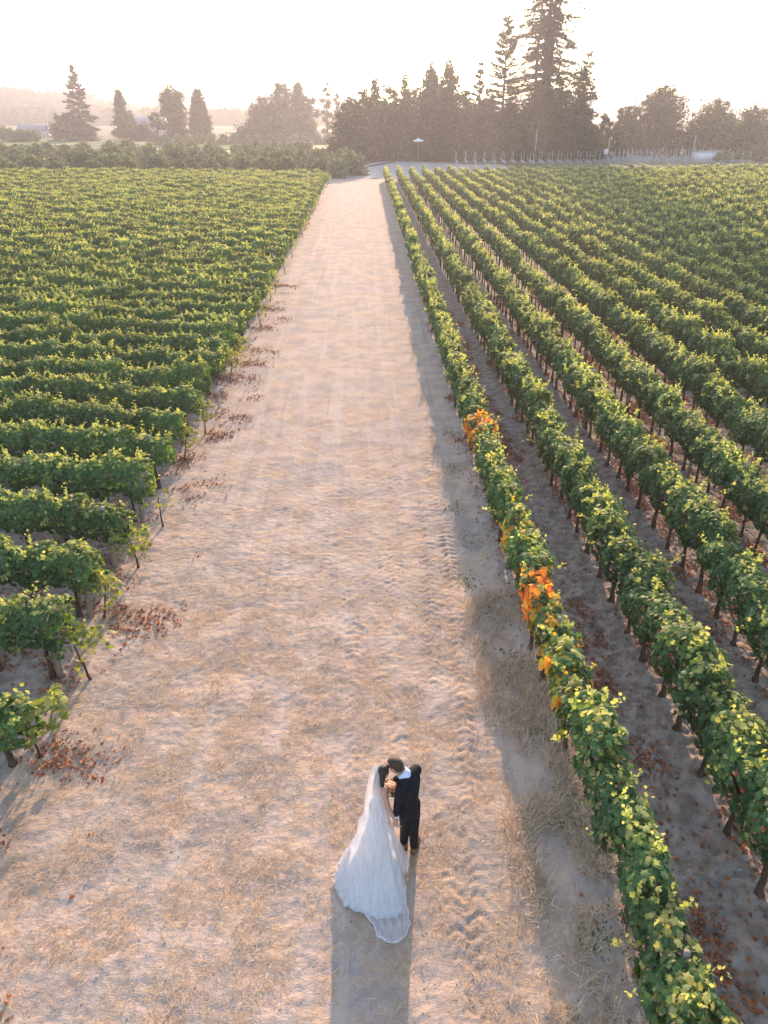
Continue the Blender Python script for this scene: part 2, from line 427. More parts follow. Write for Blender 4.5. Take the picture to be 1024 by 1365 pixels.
# candidate vines: (x, y, rz, side, row, zc, in_frame, kind)
cand = []
for i in range(0, 40):
    X = ROW_X0 + ROW_DX * i
    y = 3.0 + (i * .37) % .9
    while y < 134:
        px, py, zc = proj(X, y, .9)
        if px < 1024 + 190 and py < 1365 + 330 and y < 122 + .1 * X:
            px2, py2, _ = proj(X, y, 1.5)
            inf = px2 < 1020 and py2 < 1350
            cand.append([X + random.gauss(0, .03), y + random.gauss(0, .05), math.pi / 2, 'R', i, zc, inf])
        y += .93
for j in range(-3, 58):
    Z = ROW_Z0 + ROW_DZ * j
    x = (-5.62 if j > 1 else -5.5) - random.random() * .2; 
    while True:
        y = Z + SLOPE * (x + 5.15)
        px, py, zc = proj(x, y, .9)
        if px < -170 or y > END_Y: break
        if py < 1365 + 300:
            px2, py2, _ = proj(x, y, 1.3)
            cand.append([x, y + random.gauss(0, .05), math.atan(SLOPE), 'L', j, zc, px2 > 4 and py2 < 1350])
        x -= 1.0
vis = sorted([c for c in cand if c[6]], key=lambda c: c[5])
NIND = 290
indiv = vis[:NIND]; ids = {id(c) for c in indiv}
rest = [c for c in cand if id(c) not in ids]
print('vines', len(cand), 'visible', len(vis), 'to zc', indiv[-1][5])
count = {}
autumn_at = [(733, 772), (650, 560)]
turning_at = [(700, 700), (755, 850), (745, 890), (770, 940), (690, 690), (870, 1180), (930, 640)]
def near_px(lst, px, py, d=26): return any(abs(px - a) < d and abs(py - b) < d for a, b in lst)
# number the left rows from the nearest one seen
lrows = sorted({c[4] for c in indiv if c[3] == 'L'}); LFIRST = min(lrows[0], 0); print('left rows', lrows[0], LFIRST)
for c in sorted(indiv, key=lambda c: (c[3], c[4], c[1] if c[3] == 'R' else -c[0])):
    X, Y, rz, side, row, zc, _ = c
    k = count.get((side, row), 0) + 1; count[(side, row)] = k
    px, py, _z = proj(X, Y, 1.4)
    z0 = float(height(X, Y)) - .01
    rz2 = rz + (math.pi if random.random() < .5 else 0) + random.gauss(0, .05)
    look = 'leafy green'
    fm = random.choice(FOL if not (side == 'R' and row == 0) else FOLN)
    if side == 'R' and row == 0:
        if near_px(autumn_at, px, py, 16): fm = random.choice(AUT[:1] if random.random() < .5 else AUT); look = 'orange and red leaved'
        elif near_px(turning_at, px, py, 30): fm = random.choice(TUR); look = 'green and yellow leaved'
    elif side == 'R' and random.random() < .0: fm = random.choice(TUR); look = 'green and yellow leaved'
    e = empty('grape_vine', (X, Y, z0), rz2)
    s = random.uniform(.92, 1.08)
    if side == 'R':
        lab = f'{look} grapevine, {ordw(k)} from the near end of {ordw(row + 1)} row right of track'
        grp = 'vines in the rows right of the track'
    else:
        lab = f'{look} grapevine, {ordw(k)} in from the track in {ordw(row - LFIRST + 1)} nearest left row'
        grp = 'vines in the rows left of the track'
    tag(e, lab, 'grapevine', grp)
    t = link('trunk', random.choice(TRK), e)
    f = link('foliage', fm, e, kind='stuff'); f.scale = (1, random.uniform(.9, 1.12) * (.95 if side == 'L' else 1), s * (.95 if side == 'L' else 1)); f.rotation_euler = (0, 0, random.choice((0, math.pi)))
    c.append(e)

# the remaining vines: one object, instanced from foliage + trunk variants
protos = bpy.data.collections.new('vine_kinds')
def proto(me_f, me_t, nm):
    import bmesh
    bm = bmesh.new(); bm.from_mesh(me_f); bm.to_mesh  # keep attribute layers
    bm.free()
    vf = np.zeros(len(me_f.vertices) * 3); me_f.vertices.foreach_get('co', vf); vf = vf.reshape(-1, 3)
    cf = np.zeros(len(vf) * 4); me_f.color_attributes['tint'].data.foreach_get('color', cf); cf = cf.reshape(-1, 4)[:, :3]
    tf = np.zeros(len(me_f.loops), int); me_f.loops.foreach_get('vertex_index', tf); tf = tf.reshape(-1, 3)
    vt = np.zeros(len(me_t.vertices) * 3); me_t.vertices.foreach_get('co', vt); vt = vt.reshape(-1, 3)
    tt = np.zeros(len(me_t.loops), int); me_t.loops.foreach_get('vertex_index', tt); tt = tt.reshape(-1, 4)
    me = mesh_np(nm, np.concatenate([vf, vt]), [tf, tt + len(vf)], np.concatenate([cf, np.full((len(vt), 3), .05)]), mats=[M_leaf, M_bark])
    mi = np.concatenate([np.zeros(len(tf)), np.ones(len(tt))]).astype(np.int32)
    me.polygons.foreach_set('material_index', mi)
    o = bpy.data.objects.new(nm, me); protos.objects.link(o)
for i in range(8): proto(FARF[i], TRK[i], f'a_far_vine_{i}')
for i in range(8): proto(FOL[i], TRK[i], f'b_mid_vine_{i}')
def instancer(name, pts, rot, scl, idx, coll, kind='stuff'):
    me = bpy.data.meshes.new(name); me.vertices.add(len(pts)); me.vertices.foreach_set('co', np.asarray(pts, np.float32).ravel())
    a = me.attributes.new('rot', 'FLOAT_VECTOR', 'POINT'); a.data.foreach_set('vector', np.asarray(rot, np.float32).ravel())
    a = me.attributes.new('scl', 'FLOAT_VECTOR', 'POINT'); a.data.foreach_set('vector', np.asarray(scl, np.float32).ravel())
    a = me.attributes.new('idx', 'INT', 'POINT'); a.data.foreach_set('value', np.asarray(idx, np.int32))
    o = link(name, me, kind=kind)
    ng = bpy.data.node_groups.new(name + '_nodes', 'GeometryNodeTree')
    ng.interface.new_socket('Geometry', in_out='INPUT', socket_type='NodeSocketGeometry')
    ng.interface.new_socket('Geometry', in_out='OUTPUT', socket_type='NodeSocketGeometry')
    N, L = ng.nodes, ng.links
    gi = N.new('NodeGroupInput'); go = N.new('NodeGroupOutput')
    ci = N.new('GeometryNodeCollectionInfo'); ci.inputs['Collection'].default_value = coll
    ci.inputs['Separate Children'].default_value = True; ci.inputs['Reset Children'].default_value = True
    ip = N.new('GeometryNodeInstanceOnPoints'); ip.inputs['Pick Instance'].default_value = True
    def na(nm, ty):
        n = N.new('GeometryNodeInputNamedAttribute'); n.data_type = ty; n.inputs['Name'].default_value = nm; return n.outputs[0]
    L.new(gi.outputs[0], ip.inputs['Points']); L.new(ci.outputs[0], ip.inputs['Instance'])
    L.new(na('idx', 'INT'), ip.inputs['Instance Index'])
    er = N.new('FunctionNodeEulerToRotation'); L.new(na('rot', 'FLOAT_VECTOR'), er.inputs[0]); L.new(er.outputs[0], ip.inputs['Rotation'])
    L.new(na('scl', 'FLOAT_VECTOR'), ip.inputs['Scale'])
    L.new(ip.outputs[0], go.inputs[0])
    md = o.modifiers.new('scatter', 'NODES'); md.node_group = ng
    return o
for side, lab in (('R', 'mass of green grapevine rows right of the track beyond the nearest vines'), ('L', 'mass of green grapevine rows left of the track beyond the nearest vines')):
    rs = [c for c in rest if c[3] == side]
    pts_ = [(c[0], c[1], float(height(c[0], c[1]))) for c in rs]
    rot = [(0, 0, c[2] + (math.pi if random.random() < .5 else 0) + random.gauss(0, .05)) for c in rs]
    scl = [(1, random.uniform(.88, 1.15) * (.80 if side == 'L' else .86), random.uniform(.86, 1.10) * (.90 if side == 'L' else 1.0)) for c in rs]
    idx = [random.randrange(8) + (8 if c[5] < 45 else 0) for c in rs]
    o = instancer('grape_vines', pts_, rot, scl, idx, protos)
    tag(o, lab, 'grapevines')

# young end vines on the left, end posts, hoses
for j in range(-3, 57):
    Z = ROW_Z0 + ROW_DZ * j
    if Z > END_Y - 2: break
    x, y = -5.15 + random.gauss(0, .06), Z + random.gauss(0, .06)
    px, py, zc = proj(x, y, .6)
    inframe = px > 0 and py < 1365
    if j < LFIRST - 1: continue
    if random.random() < (.85 if zc < 40 else .5) or j < LFIRST + 3:
        e = empty('young_vine', (x, y, float(height(x, y))), random.uniform(0, 3))
        n = ordw(max(1, j - LFIRST + 1))
        tag(e, 'yellow green young vine just peeking in at the left picture edge' if j < LFIRST else f'thin young vine with sparse yellow green leaves at track end of {n} left row', 'young vine', 'young vines at the ends of the left rows')
        yk = 3 if j == 0 else j % 4; link('trunk', TRKY[yk], e); f = link('foliage', YNG[yk], e, kind='stuff'); f.scale = (1.45, 1.45, 1.12) if 0 <= j < 2 else (1, 1, 1)
    lean = random.gauss(0, .05)
    V, Qd = tube([(0, 0, -.1), (lean * .5, .02, .8), (lean, .03, 1.5)], [.062, .058, .055], 10)
    o = link('end_post', mesh_np('end_post', V, Qd, smooth=False, mats=[M_post]), loc=(-5.66 + random.gauss(0, .05), Z + .12 + random.gauss(0, .03), 0))
    o.location.z = float(height(o.location.x, o.location.y))
    if True:
        tag(o, f'weathered grey wooden end post of the {ordw(j - LFIRST + 1)} left vine row' if j >= LFIRST else 'weathered end post just outside the left picture edge', 'post', 'end posts of the left rows')
    # an extra arm of foliage leaning past the post
for i in range(7):
    X = ROW_X0 + ROW_DX * i
    y0 = 3.0
    while proj(X, y0, .4)[0] > 1080 or proj(X, y0, .4)[1] > 1450: y0 += .5
    ys_ = np.arange(y0, 60, .93)
    pp = [(X + .02 * math.sin(y * 3 + i), float(y), float(height(X, y)) + .36 - .03 * (k % 2)) for k, y in enumerate(ys_)]
    V, Qd = tube(pp, .009, 5)
    o = link('drip_hose', mesh_np('drip_hose', V, Qd, smooth=True, mats=[M_hose]))
    tag(o, f'thin brown drip hose strung along the trunks of {ordw(i + 1)} row right of track', 'hose', 'drip hoses of the right rows')
    y = y0 + .45 + .93 * (i % 3); n = 0
    while y < 34:
        px, py, zc = proj(X, y, 1.0)
        if px < 1030:
            n += 1
            V, Qd = tube([(0, 0, -.1), (.02 * random.uniform(-1, 1), .02, 1.55)], [.04, .036], 8)
            o = link('trellis_post', mesh_np('trellis_post', V, Qd, mats=[M_post]), loc=(X + .03, y, float(height(X, y))))
            tag(o, f'slim grey trellis post, {ordw(n)} from near end among {ordw(i + 1)} row right of track', 'post', 'trellis posts of the right rows')
        y += .93 * 6
# trellis wires of the nearest left rows
for j in range(LFIRST, LFIRST + 6):
    Z = ROW_Z0 + ROW_DZ * j + .2
    V, Qd = tube([(-5.66, Z, .85), (-13, Z + SLOPE * -6.9, .86)], .004, 4)
    Vb, Qb = tube([(-5.66, Z, 1.35), (-13, Z + SLOPE * -6.9, 1.36)], .004, 4)
    e = empty('trellis_wires', (0, 0, 0)); tag(e, f'two thin steel trellis wires tied to end post of {ordw(j - LFIRST + 1)} left row', 'wire')
    link('wire', mesh_np('wire', V, Qd, mats=[M_metal]), e); link('wire', mesh_np('wire', Vb, Qb, mats=[M_metal]), e)

# ---------------------------------------------------------------- fallen leaves and dry grass
def scatter_leaves(P, cols, size, up=.8):
    n = len(P)
    Nn = np.stack([rng.normal(0, .6, n), rng.normal(0, .6, n), np.full(n, up)], 1)
    a = rng.uniform(0, 6.28, n); T = np.stack([np.cos(a), np.sin(a), np.zeros(n)], 1)
    return leaves(P, Nn, T, size * rng.uniform(.8, 1.2, n), cols, None)
pl = []
n = 60000
x = -3.6 - 4.2 * rng.random(n) ** .8; y = 4.5 + 42 * rng.random(n) ** 1.25
rowph = ((y - SLOPE * (x + 5) - ROW_Z0 + ROW_DZ * 4) / ROW_DZ) % 1.0
near_row = np.exp(-((np.minimum(rowph, 1 - rowph)) / .22) ** 2)
w_ = fbm(x * 1.1 + 7, y * .9 + 3, 4)
dens = np.clip((w_ - .43) * 4, 0, 1) * (.12 + .88 * near_row) * sstep(-3.5, -5.1, x + .9 * (vnoise(x * 0 + 2, y * .7) - .5) * 2)
kp = rng.random(n) < dens * 1.6
pl.append(np.stack([x[kp], y[kp]], 1))
pl.append(np.stack([rng.uniform(-12, -5.3, 3000), rng.uniform(5, 26, 3000)], 1))
for i in range(0, 6):
    X = ROW_X0 + ROW_DX * i
    for c in range(180):
        cx = X + random.choice((random.uniform(.5, 1.4), random.gauss(.25, .2))); cy = random.uniform(4, 42); n = random.randint(15, 90)
        pl.append(np.stack([cx + rng.normal(0, .10, n), cy + rng.normal(0, .26, n)], 1))
pl.append(np.stack([rng.uniform(2.7, 9, 2500), rng.uniform(4, 22, 2500)], 1))
A = np.concatenate(pl); A = A[np.array([proj(a[0], a[1], 0)[0] < 1080 and proj(a[0], a[1], 0)[1] < 1420 for a in A])]
gz_ = height(A[:, 0], A[:, 1]) + .012 + rng.random(len(A)) * .02
PC = np.array([(.36, .11, .05), (.27, .09, .05), (.44, .19, .09), (.34, .20, .12), (.22, .13, .09), (.50, .17, .06)])
v, f, c = scatter_leaves(np.column_stack([A, gz_]), PC[rng.integers(0, 6, len(A))], rng.uniform(.035, .08, len(A)))
o = link('fallen_leaves', mesh_np('fallen_leaves', v, f, c, mats=[M_dead]), kind='stuff')
tag(o, 'red and brown fallen vine leaves scattered on the soil around the rows', 'leaves')
print('fallen', len(A))

def blades(P, length, lean, cols, wd=.006):
    n = len(P); a = rng.uniform(0, 6.28, n)
    d = np.stack([np.cos(a) * lean, np.sin(a) * lean, np.sqrt(np.maximum(.02, 1 - lean ** 2))], 1)
    s = np.stack([-np.sin(a), np.cos(a), np.zeros(n)], 1) * wd
    b = P; m = P + d * (length * .55)[:, None]; t = P + d * length[:, None]; t[:, 2] -= length * .18 * lean; t[:, 2] = np.maximum(t[:, 2], P[:, 2] + .004)
    V = np.stack([b - s, b + s, m + s * .8, m - s * .8, t], 1).reshape(-1, 3)
    o_ = (np.arange(n) * 5)[:, None]
    return V, [o_ + np.array([[0, 1, 2, 3]]), o_ + np.array([[3, 2, 4]])], np.repeat(cols, 5, 0)
gp_ = []
def patch(x0, x1, y0, y1, dens, thr, sc=1.3):
    n = int((x1 - x0) * (y1 - y0) * dens)
    x = rng.uniform(x0, x1, n); y = rng.uniform(y0, y1, n)
    m = fbm(x * sc + 3, y * sc * .8 + 8, 3) > thr + rng.normal(0, .07, n)
    return np.stack([x[m], y[m]], 1)
strip = patch(1.75, 3.3, 3.6, 13.2, 2400, .49, 2.0); strip = strip[strip[:, 0] > 2.05 + .35 * (fbm(strip[:, 0] * 0, strip[:, 1] * .9, 2) - .5) + rng.normal(0, .12, len(strip))]
low = np.concatenate([patch(-5.5, 2.1, 3.6, 13, 1100, .54, 2.6), patch(-5.5, 2.4, 13, 26, 420, .54, 2.2), patch(-4.2, -1.0, 4, 14, 350, .50, 1.4), patch(-5.5, 2.2, 3.6, 14, 130, .2)])
def grass_obj(name, A, lmin, lmax, lnmin, lnmax, pal, lab, wd):
    z = height(A[:, 0], A[:, 1]) - .004
    n = len(A); 
    V, Fc, c = blades(np.column_stack([A, z]), rng.uniform(lmin, lmax, n), rng.uniform(lnmin, lnmax, n), np.array(pal)[rng.integers(0, len(pal), n)] * rng.uniform(.75, 1.15, (n, 1)), wd)
    o = link(name, mesh_np(name, V, Fc, c, mats=[M_dead])); tag(o, lab, 'dry grass', kind='stuff'); print(name, n)
grass_obj('dry_grass', strip, .10, .30, .5, .97, [(.76, .62, .45), (.82, .68, .50), (.62, .48, .33)], 'tall straw coloured dry grass strip beside the first right row', .0038)
grass_obj('trodden_straw', low, .06, .17, .88, .998, [(.66, .49, .33), (.60, .43, .28), (.72, .57, .40)], 'flat trodden straw scattered over the dusty track', .003)

CL = np.array([(0, 0, 1), (1, 0, .1), (.2, .9, 0), (-.8, .5, .1), (-.7, -.6, 0), (.3, -.95, .1), (.45, .4, .75), (-.4, -.3, .8)])
CLF = np.array([(0, 6, 7), (6, 1, 2), (6, 2, 3), (6, 3, 7), (7, 3, 4), (7, 4, 5), (7, 5, 6), (6, 5, 1), (0, 7, 6)])
def clods(n_, xr, yr, smin, smax, thr):
    x = rng.uniform(*xr, n_); y = yr[0] + (yr[1] - yr[0]) * rng.random(n_) ** 1.5
    m = fbm(x * 1.1 + 40, y * 1.1, 3) > thr; x = x[m]; y = y[m]; k = len(x)
    s_ = smin + (smax - smin) * rng.random(k) ** 3; a = rng.uniform(0, 6.28, k)
    b = CL[None] * s_[:, None, None] * rng.uniform(.7, 1.2, (k, 8, 1)) * np.array([1, 1, .62])
    ca, sa = np.cos(a)[:, None], np.sin(a)[:, None]
    X = b[..., 0] * ca - b[..., 1] * sa + x[:, None]; Y = b[..., 0] * sa + b[..., 1] * ca + y[:, None]
    Zz = b[..., 2] + height(x, y)[:, None] - .15 * s_[:, None]
    V = np.stack([X, Y, Zz], -1).reshape(-1, 3); f = CLF[None] + (np.arange(k) * 8)[:, None, None]
    return V, f.reshape(-1, 3)
a_ = clods(17000, (2.9, 11), (3.6, 26), .012, .065, .42); b_ = clods(4500, (-5.6, 3), (3.6, 22), .006, .026, .45); c_ = clods(2500, (-11, -5.3), (6, 22), .012, .05, .45)
V = np.concatenate([a_[0], b_[0], c_[0]]); f = np.concatenate([a_[1], b_[1] + len(a_[0]), c_[1] + len(a_[0]) + len(b_[0])])
M_clod = noisy('soil_clods', (.26, .22, .19), (.44, .37, .32), 3, .95, .3, 40)
tag(link('soil_clods', mesh_np('soil_clods', V, f, smooth=True, mats=[M_clod]), kind='stuff'), 'grey brown clods and crumbs of soil on the track and between rows', 'soil')
wz = [(2.15, 13.6), (2.5, 12.6), (2.45, 15.4), (2.2, 17), (2.6, 11.0), (2.75, 9.2), (2.9, 7.4), (-5.3, 15), (2.5, 19.5), (2.6, 22), (2.8, 5.6)]
W = np.concatenate([np.stack([rng.normal(x, .16, 90), rng.normal(y, .26, 90)], 1) for x, y in wz])
zz = height(W[:, 0], W[:, 1]) + rng.uniform(.01, .09, len(W)); n = len(W)
P_ = np.column_stack([W, zz]); a = rng.uniform(0, 6.28, n)
v, f, c = leaves(P_, np.stack([rng.normal(0, .5, n), rng.normal(0, .5, n), np.ones(n)], 1), np.stack([np.cos(a), np.sin(a), np.zeros(n)], 1), rng.uniform(.02, .05, n), np.array([(.17, .20, .09)]) * rng.uniform(.6, 1.5, (n, 1)), False)
tag(link('low_weeds', mesh_np('low_weeds', v, f, c, mats=[M_dead]), kind='stuff'), 'low green weeds in small patches along the shaded edge of the track', 'weeds')

# ---------------------------------------------------------------- trees
def cards(P, Nn, T, a, b, col):
    n = nrm(Nn); t = nrm(T - n * np.sum(T * n, 1, keepdims=True)); s = np.cross(t, n)
    a = a[:, None]; b = b[:, None]
    V = np.stack([P - s * a * .5, P + t * b * .35 - s * a * .5 , P + t * b, P + t * b * .5 + s * a * .5, P + s * a * .3 - t * b * .1], 1)
    k = (np.arange(len(P)) * 5)[:, None]
    return V.reshape(-1, 3), k + np.array([[0, 4, 3, 2, 1]]), np.repeat(col, 5, 0)
DK = np.array((.036, .062, .026)); MD = np.array((.072, .110, .040)); LT = np.array((.15, .18, .07))
def conifer_crown(seed, h, r, z0=.1, nb=90, per=34, droop=.25, power=.8, sparse=0.0, size=1.0, lift=0.0, flat=False):
    g = np.random.default_rng(seed); P = []; T = []; C = []; wood = []
    for b in range(nb):
        t = (b + g.random()) / nb; z = h * (z0 + (1 - z0) * t)
        rr = r * (1 - t) ** power * g.uniform(.62, 1.12) + .25
        a = b * 2.399 + g.normal(0, .4); d = np.array([math.cos(a), math.sin(a)])
        m = max(4, int(per * (rr / r) * (1 - sparse)) )
        s = g.random(m) ** .75
        s = .12 + .88 * s
        zz = z + lift * rr * s - droop * rr * s ** 1.6
        sp = .10 + .16 * rr * (1 - abs(s - .6))
        px = d[0] * rr * s + g.normal(0, 1, m) * sp * .8; py = d[1] * rr * s + g.normal(0, 1, m) * sp * .8
        P.append(np.stack([px, py, zz + g.normal(0, .10 * size, m)], 1))
        T.append(np.stack([d[0] + g.normal(0, .6, m), d[1] + g.normal(0, .6, m), -.35 + g.normal(0, .3, m)], 1))
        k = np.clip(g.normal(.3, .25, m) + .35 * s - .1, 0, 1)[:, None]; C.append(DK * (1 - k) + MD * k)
        if b % 2 == 0 and rr > 1.0:
            e = (d[0] * rr * .85, d[1] * rr * .85, z + (lift - droop) * rr * .8)
            wood.append(tube([(0, 0, z), (d[0] * rr * .45, d[1] * rr * .45, z + (lift - droop * .4) * rr * .4), e], [.05 + .012 * rr, .04, .015], 4, False))
    P = np.concatenate(P); T = np.concatenate(T); C = np.concatenate(C); n = len(P)
    N_ = np.stack([g.normal(0, .6, n), g.normal(0, .6, n), np.ones(n)], 1)
    return cards(P, N_, T, size * g.uniform(.35, .75, n), size * g.uniform(.6, 1.25, n), C), wood
def blob_crown(seed, blobs, n, size, c0=DK, c1=MD, c2=LT, lt=.08):
    """leaf clumps on and inside a set of lobes (x,y,z,rx,rz)"""
    g = np.random.default_rng(seed); P = []; Nn = []
    B = np.array(blobs, float); wgt = B[:, 3] * (B[:, 3] + B[:, 4]); wgt /= wgt.sum()
    cnt = np.maximum(8, (wgt * n * 1.4).astype(int))
    for (x, y, z, rx, rz), m in zip(B, cnt):
        ns = max(9, int(m / 16))
        cd = nrm(g.normal(0, 1, (ns, 3))); cd[:, 2] = np.where(cd[:, 2] < -.45, -cd[:, 2], cd[:, 2])
        cq = g.uniform(.62, 1.22, (ns, 1)); k_ = g.integers(0, ns, m)
        d = cd[k_] * cq[k_] + g.normal(0, 1, (m, 3)) * g.uniform(.09, .30, (ns, 1))[k_]
        inner = g.random(m) < .36
        d[inner] = nrm(g.normal(0, 1, (int(inner.sum()), 3))) * g.uniform(.2, .75, (int(inner.sum()), 1))
        P.append(np.stack([x + d[:, 0] * rx, y + d[:, 1] * rx, z + d[:, 2] * rz], 1)); Nn.append(nrm(d))
    P = np.concatenate(P); Nn = np.concatenate(Nn); n = len(P)
    P[:, 2] = np.maximum(P[:, 2], .15)
    k = np.clip(g.normal(.4, .3, n), 0, 1)[:, None]; C = c0 * (1 - k) + c1 * k
    C = np.where((g.random(n) < lt)[:, None], c2, C)
    N2 = Nn + g.normal(0, .5, (n, 3)) + np.array([0, 0, .2]); T = g.normal(0, 1, (n, 3)) + np.array([0, 0, -.5])
    return cards(P, N2, T, size * g.uniform(.5, 1.05, n), size * g.uniform(.55, 1.2, n), C)
def tree(name, label, cat, loc, crown, trunks, group=None, ps=None):
    e = empty(name, loc); tag(e, label, cat, group)
    if not isinstance(trunks, list): trunks = [trunks]
    for (V, Qd) in trunks: link('trunk', mesh_np('trunk', V, Qd, smooth=True, mats=[M_tbark]), e)
    V, Qd, C = crown
    link('crown', mesh_np('crown', V, Qd, C, mats=[M_tree]), e)
    return e
def mk_conifer(name, label, px, D, top, r, seed, **k):
    X, h = at(px, D, top); k['nb'] = int(k.get('nb', 90) * 1.5)
    size = k.get('size', 1.0)
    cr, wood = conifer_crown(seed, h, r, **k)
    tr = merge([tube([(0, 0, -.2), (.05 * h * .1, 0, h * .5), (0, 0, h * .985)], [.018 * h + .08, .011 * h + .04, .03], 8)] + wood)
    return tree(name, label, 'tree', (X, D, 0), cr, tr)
def auto_blobs(seed, h, wdt, k, base=.12, shape='round'):
    g = random.Random(seed); B = []
    for i in range(k):
        t = (i + g.random()) / k
        z = h * (base + (1 - base) * t * .88)
        env = {'round': math.sin(math.pi * min(.93, .30 + t * .62)), 'cone': 1.02 - t, 'col': .75 * math.sin(math.pi * min(.93, .3 + t * .6)) + .15, 'dome': math.sqrt(max(.04, 1 - t * t))}[shape]
        rad_ = wdt / 2 * env
        a = i * 2.4 + g.random()
        rr = max(.10 * wdt, rad_ * g.uniform(.40, .58))
        q = max(0, rad_ - rr)
        B.append((math.cos(a) * q, math.sin(a) * q, z, rr, rr * g.uniform(.7, 1.05)))
    zt = max(b[2] + b[4] for b in B)
    return [(x, y, z * h / zt, rx, rz) for x, y, z, rx, rz in B]
def mk_broad(name, label, px, D, top, wd, seed, k=14, n=3000, size=.5, base=.12, shape='round', cols=(DK, MD, LT), lt=.08, trunks=1):
    X, h = at(px, D, top)
    B = auto_blobs(seed, h, wd, k, base, shape)
    g = random.Random(seed); parts = [tube([(0, 0, -.2), (.2, .1, h * .35), (.1, 0, h * .8)], [.016 * h + .12, .011 * h + .07, .05], 8)]
    for b in B[::2]:
        parts.append(tube([(.1, .05, h * .25 + .2 * b[2]), (b[0] * .6, b[1] * .6, b[2] * .8), (b[0], b[1], b[2])], [.10 + .003 * h, .07, .03], 5, False))
    return tree(name, label, 'tree', (X, D, 0), blob_crown(seed, B, n, size, *cols, lt=lt), merge(parts))
OLV = (np.array((.11, .145, .07)), np.array((.18, .22, .115)), np.array((.30, .34, .19)))
BR = (np.array((.050, .060, .026)), np.array((.095, .105, .042)), np.array((.17, .16, .065)))
RED = (np.array((.08, .045, .025)), np.array((.15, .075, .035)), np.array((.2, .1, .05)))
LGT = (np.array((.06, .085, .03)), np.array((.12, .15, .055)), np.array((.22, .24, .09)))

# far left trees
mk_broad('bushy_tree', 'low dark bushy tree at the foot of the leftmost tall conifer', 82, 296, 150, 13, 12, 12, 1800, .8, .05, 'dome')
mk_broad('bushy_tree', 'dark skirt of foliage right beside the trunk of the leftmost conifer', 106, 297, 152, 10, 13, 10, 1500, .8, .05, 'cone')
mk_conifer('conifer', 'narrow dark green conifer second from the left edge', 157, 300, 120, 3.8, 14, nb=90, per=50, droop=.15, size=1.1)
mk_conifer('conifer', 'small pointed conifer just right of the narrow dark conifer', 172, 310, 148, 2.6, 15, nb=50, per=36, size=1.0)
mk_broad('bushy_tree', 'round dark shrub like tree between the narrow conifer and the pale roof', 185, 300, 165, 11, 16, 10, 1300, .8, .05, 'dome')
mk_broad('eucalyptus_tree', 'tall open crowned tree with a reddish lower half on the left', 226, 285, 113, 11, 17, 16, 2600, .7, .45, 'round', LGT)
mk_broad('russet_tree', 'reddish brown rounded tree standing before the tall open crowned tree', 231, 278, 143, 8.5, 18, 10, 2000, .7, .05, 'round', RED)
mk_broad('leaning_tree', 'small leaning tree at the left of the reddish brown tree', 206, 290, 150, 5, 19, 7, 700, .7, .4, 'round')
mk_conifer('conifer', 'dense conifer close right of the tall open crowned tree', 262, 290, 118, 4.4, 20, nb=100, per=50, droop=.15, power=.7, size=1.1)
mk_broad('bushy_tree', 'low brownish shrub between reddish tree and dense conifer', 250, 276, 172, 6, 21, 6, 700, .7, .05, 'dome', RED)
mk_broad('broad_tree', 'wide leaning tree at the left end of middle clump', 350, 300, 128, 13, 22, 14, 2400, .8, .2, 'round')
mk_broad('broad_tree', 'tallest full crowned tree of the hazy middle clump', 374, 300, 108, 12, 23, 18, 3400, .8, .1, 'col')
mk_conifer('conifer', 'upright conifer at the right of the middle clump', 397, 300, 109, 4.2, 24, nb=90, per=44, power=.55, size=1.1)
mk_broad('broad_tree', 'lower tree filling the right side of the middle clump', 412, 305, 128, 9, 25, 10, 1800, .8, .08, 'col')
mk_broad('broad_tree', 'low sloping foliage at the left foot of the middle clump', 334, 296, 165, 14, 26, 9, 1500, .8, .05, 'dome')
mk_broad('broad_tree', 'dark lower mass at the centre foot of middle clump', 372, 290, 150, 17, 27, 12, 2600, .8, .03, 'dome')
mk_broad('poplar_tree', 'tall thin poplar with sparse crown right of the middle clump', 434, 310, 110, 5.5, 28, 14, 2600, .5, .06, 'col', LGT)
mk_broad('poplar_tree', 'second shorter thin poplar beside the big dark wood', 449, 310, 124, 4.6, 29, 12, 2000, .5, .06, 'col', LGT)

# the dark wood behind the track
wood = [
 ('bushy_tree', 'large rounded dark bush at the left end of the dark wood', 466, 176, 130, 9.5, 'dome', 20, 4200),
 ('broad_tree', 'dark tree behind the left end bush of the wood', 485, 186, 117, 9.5, 'round', 18, 3600),
 ('broad_tree', 'dark rounded tree of the wood above the end of the track', 520, 184, 112, 10, 'round', 18, 3800),
 ('broad_tree', 'dark tree of the wood just right of the track end', 548, 180, 118, 8, 'dome', 14, 3400),
 ('broad_tree', 'tall broad shouldered tree in the middle of the wood', 576, 188, 90, 11, 'round', 26, 5200),
 ('broad_tree', 'tall dense tree beside the middle one of the wood', 601, 184, 88, 10.5, 'round', 26, 5200),
 ('broad_tree', 'rounded lower tree right of the wood centre', 622, 178, 120, 8.5, 'dome', 14, 3400),
 ('broad_tree', 'shaded tree in the wood below the thin bare spire', 650, 182, 128, 9, 'dome', 14, 3400),
 ('broad_tree', 'dark low tree at the foot of the tall sparse conifer', 682, 180, 132, 10, 'dome', 14, 3400),
 ('broad_tree', 'dark low tree at the left foot of giant redwood', 715, 177, 120, 9.5, 'dome', 14, 3600),
 ('broad_tree', 'dark low tree under the middle of giant redwood', 745, 182, 108, 12, 'dome', 16, 4200),
 ('broad_tree', 'dark low tree at the right foot of giant redwood', 776, 178, 128, 9.5, 'dome', 14, 3400)]
for i, (nm, lb, px, D, top, wd, sh, k, n) in enumerate(wood):
    mk_broad(nm, lb, px, D, top, wd, 40 + i, k, n, .55, .02, sh, BR if i % 2 else (DK, MD, LT), .05)
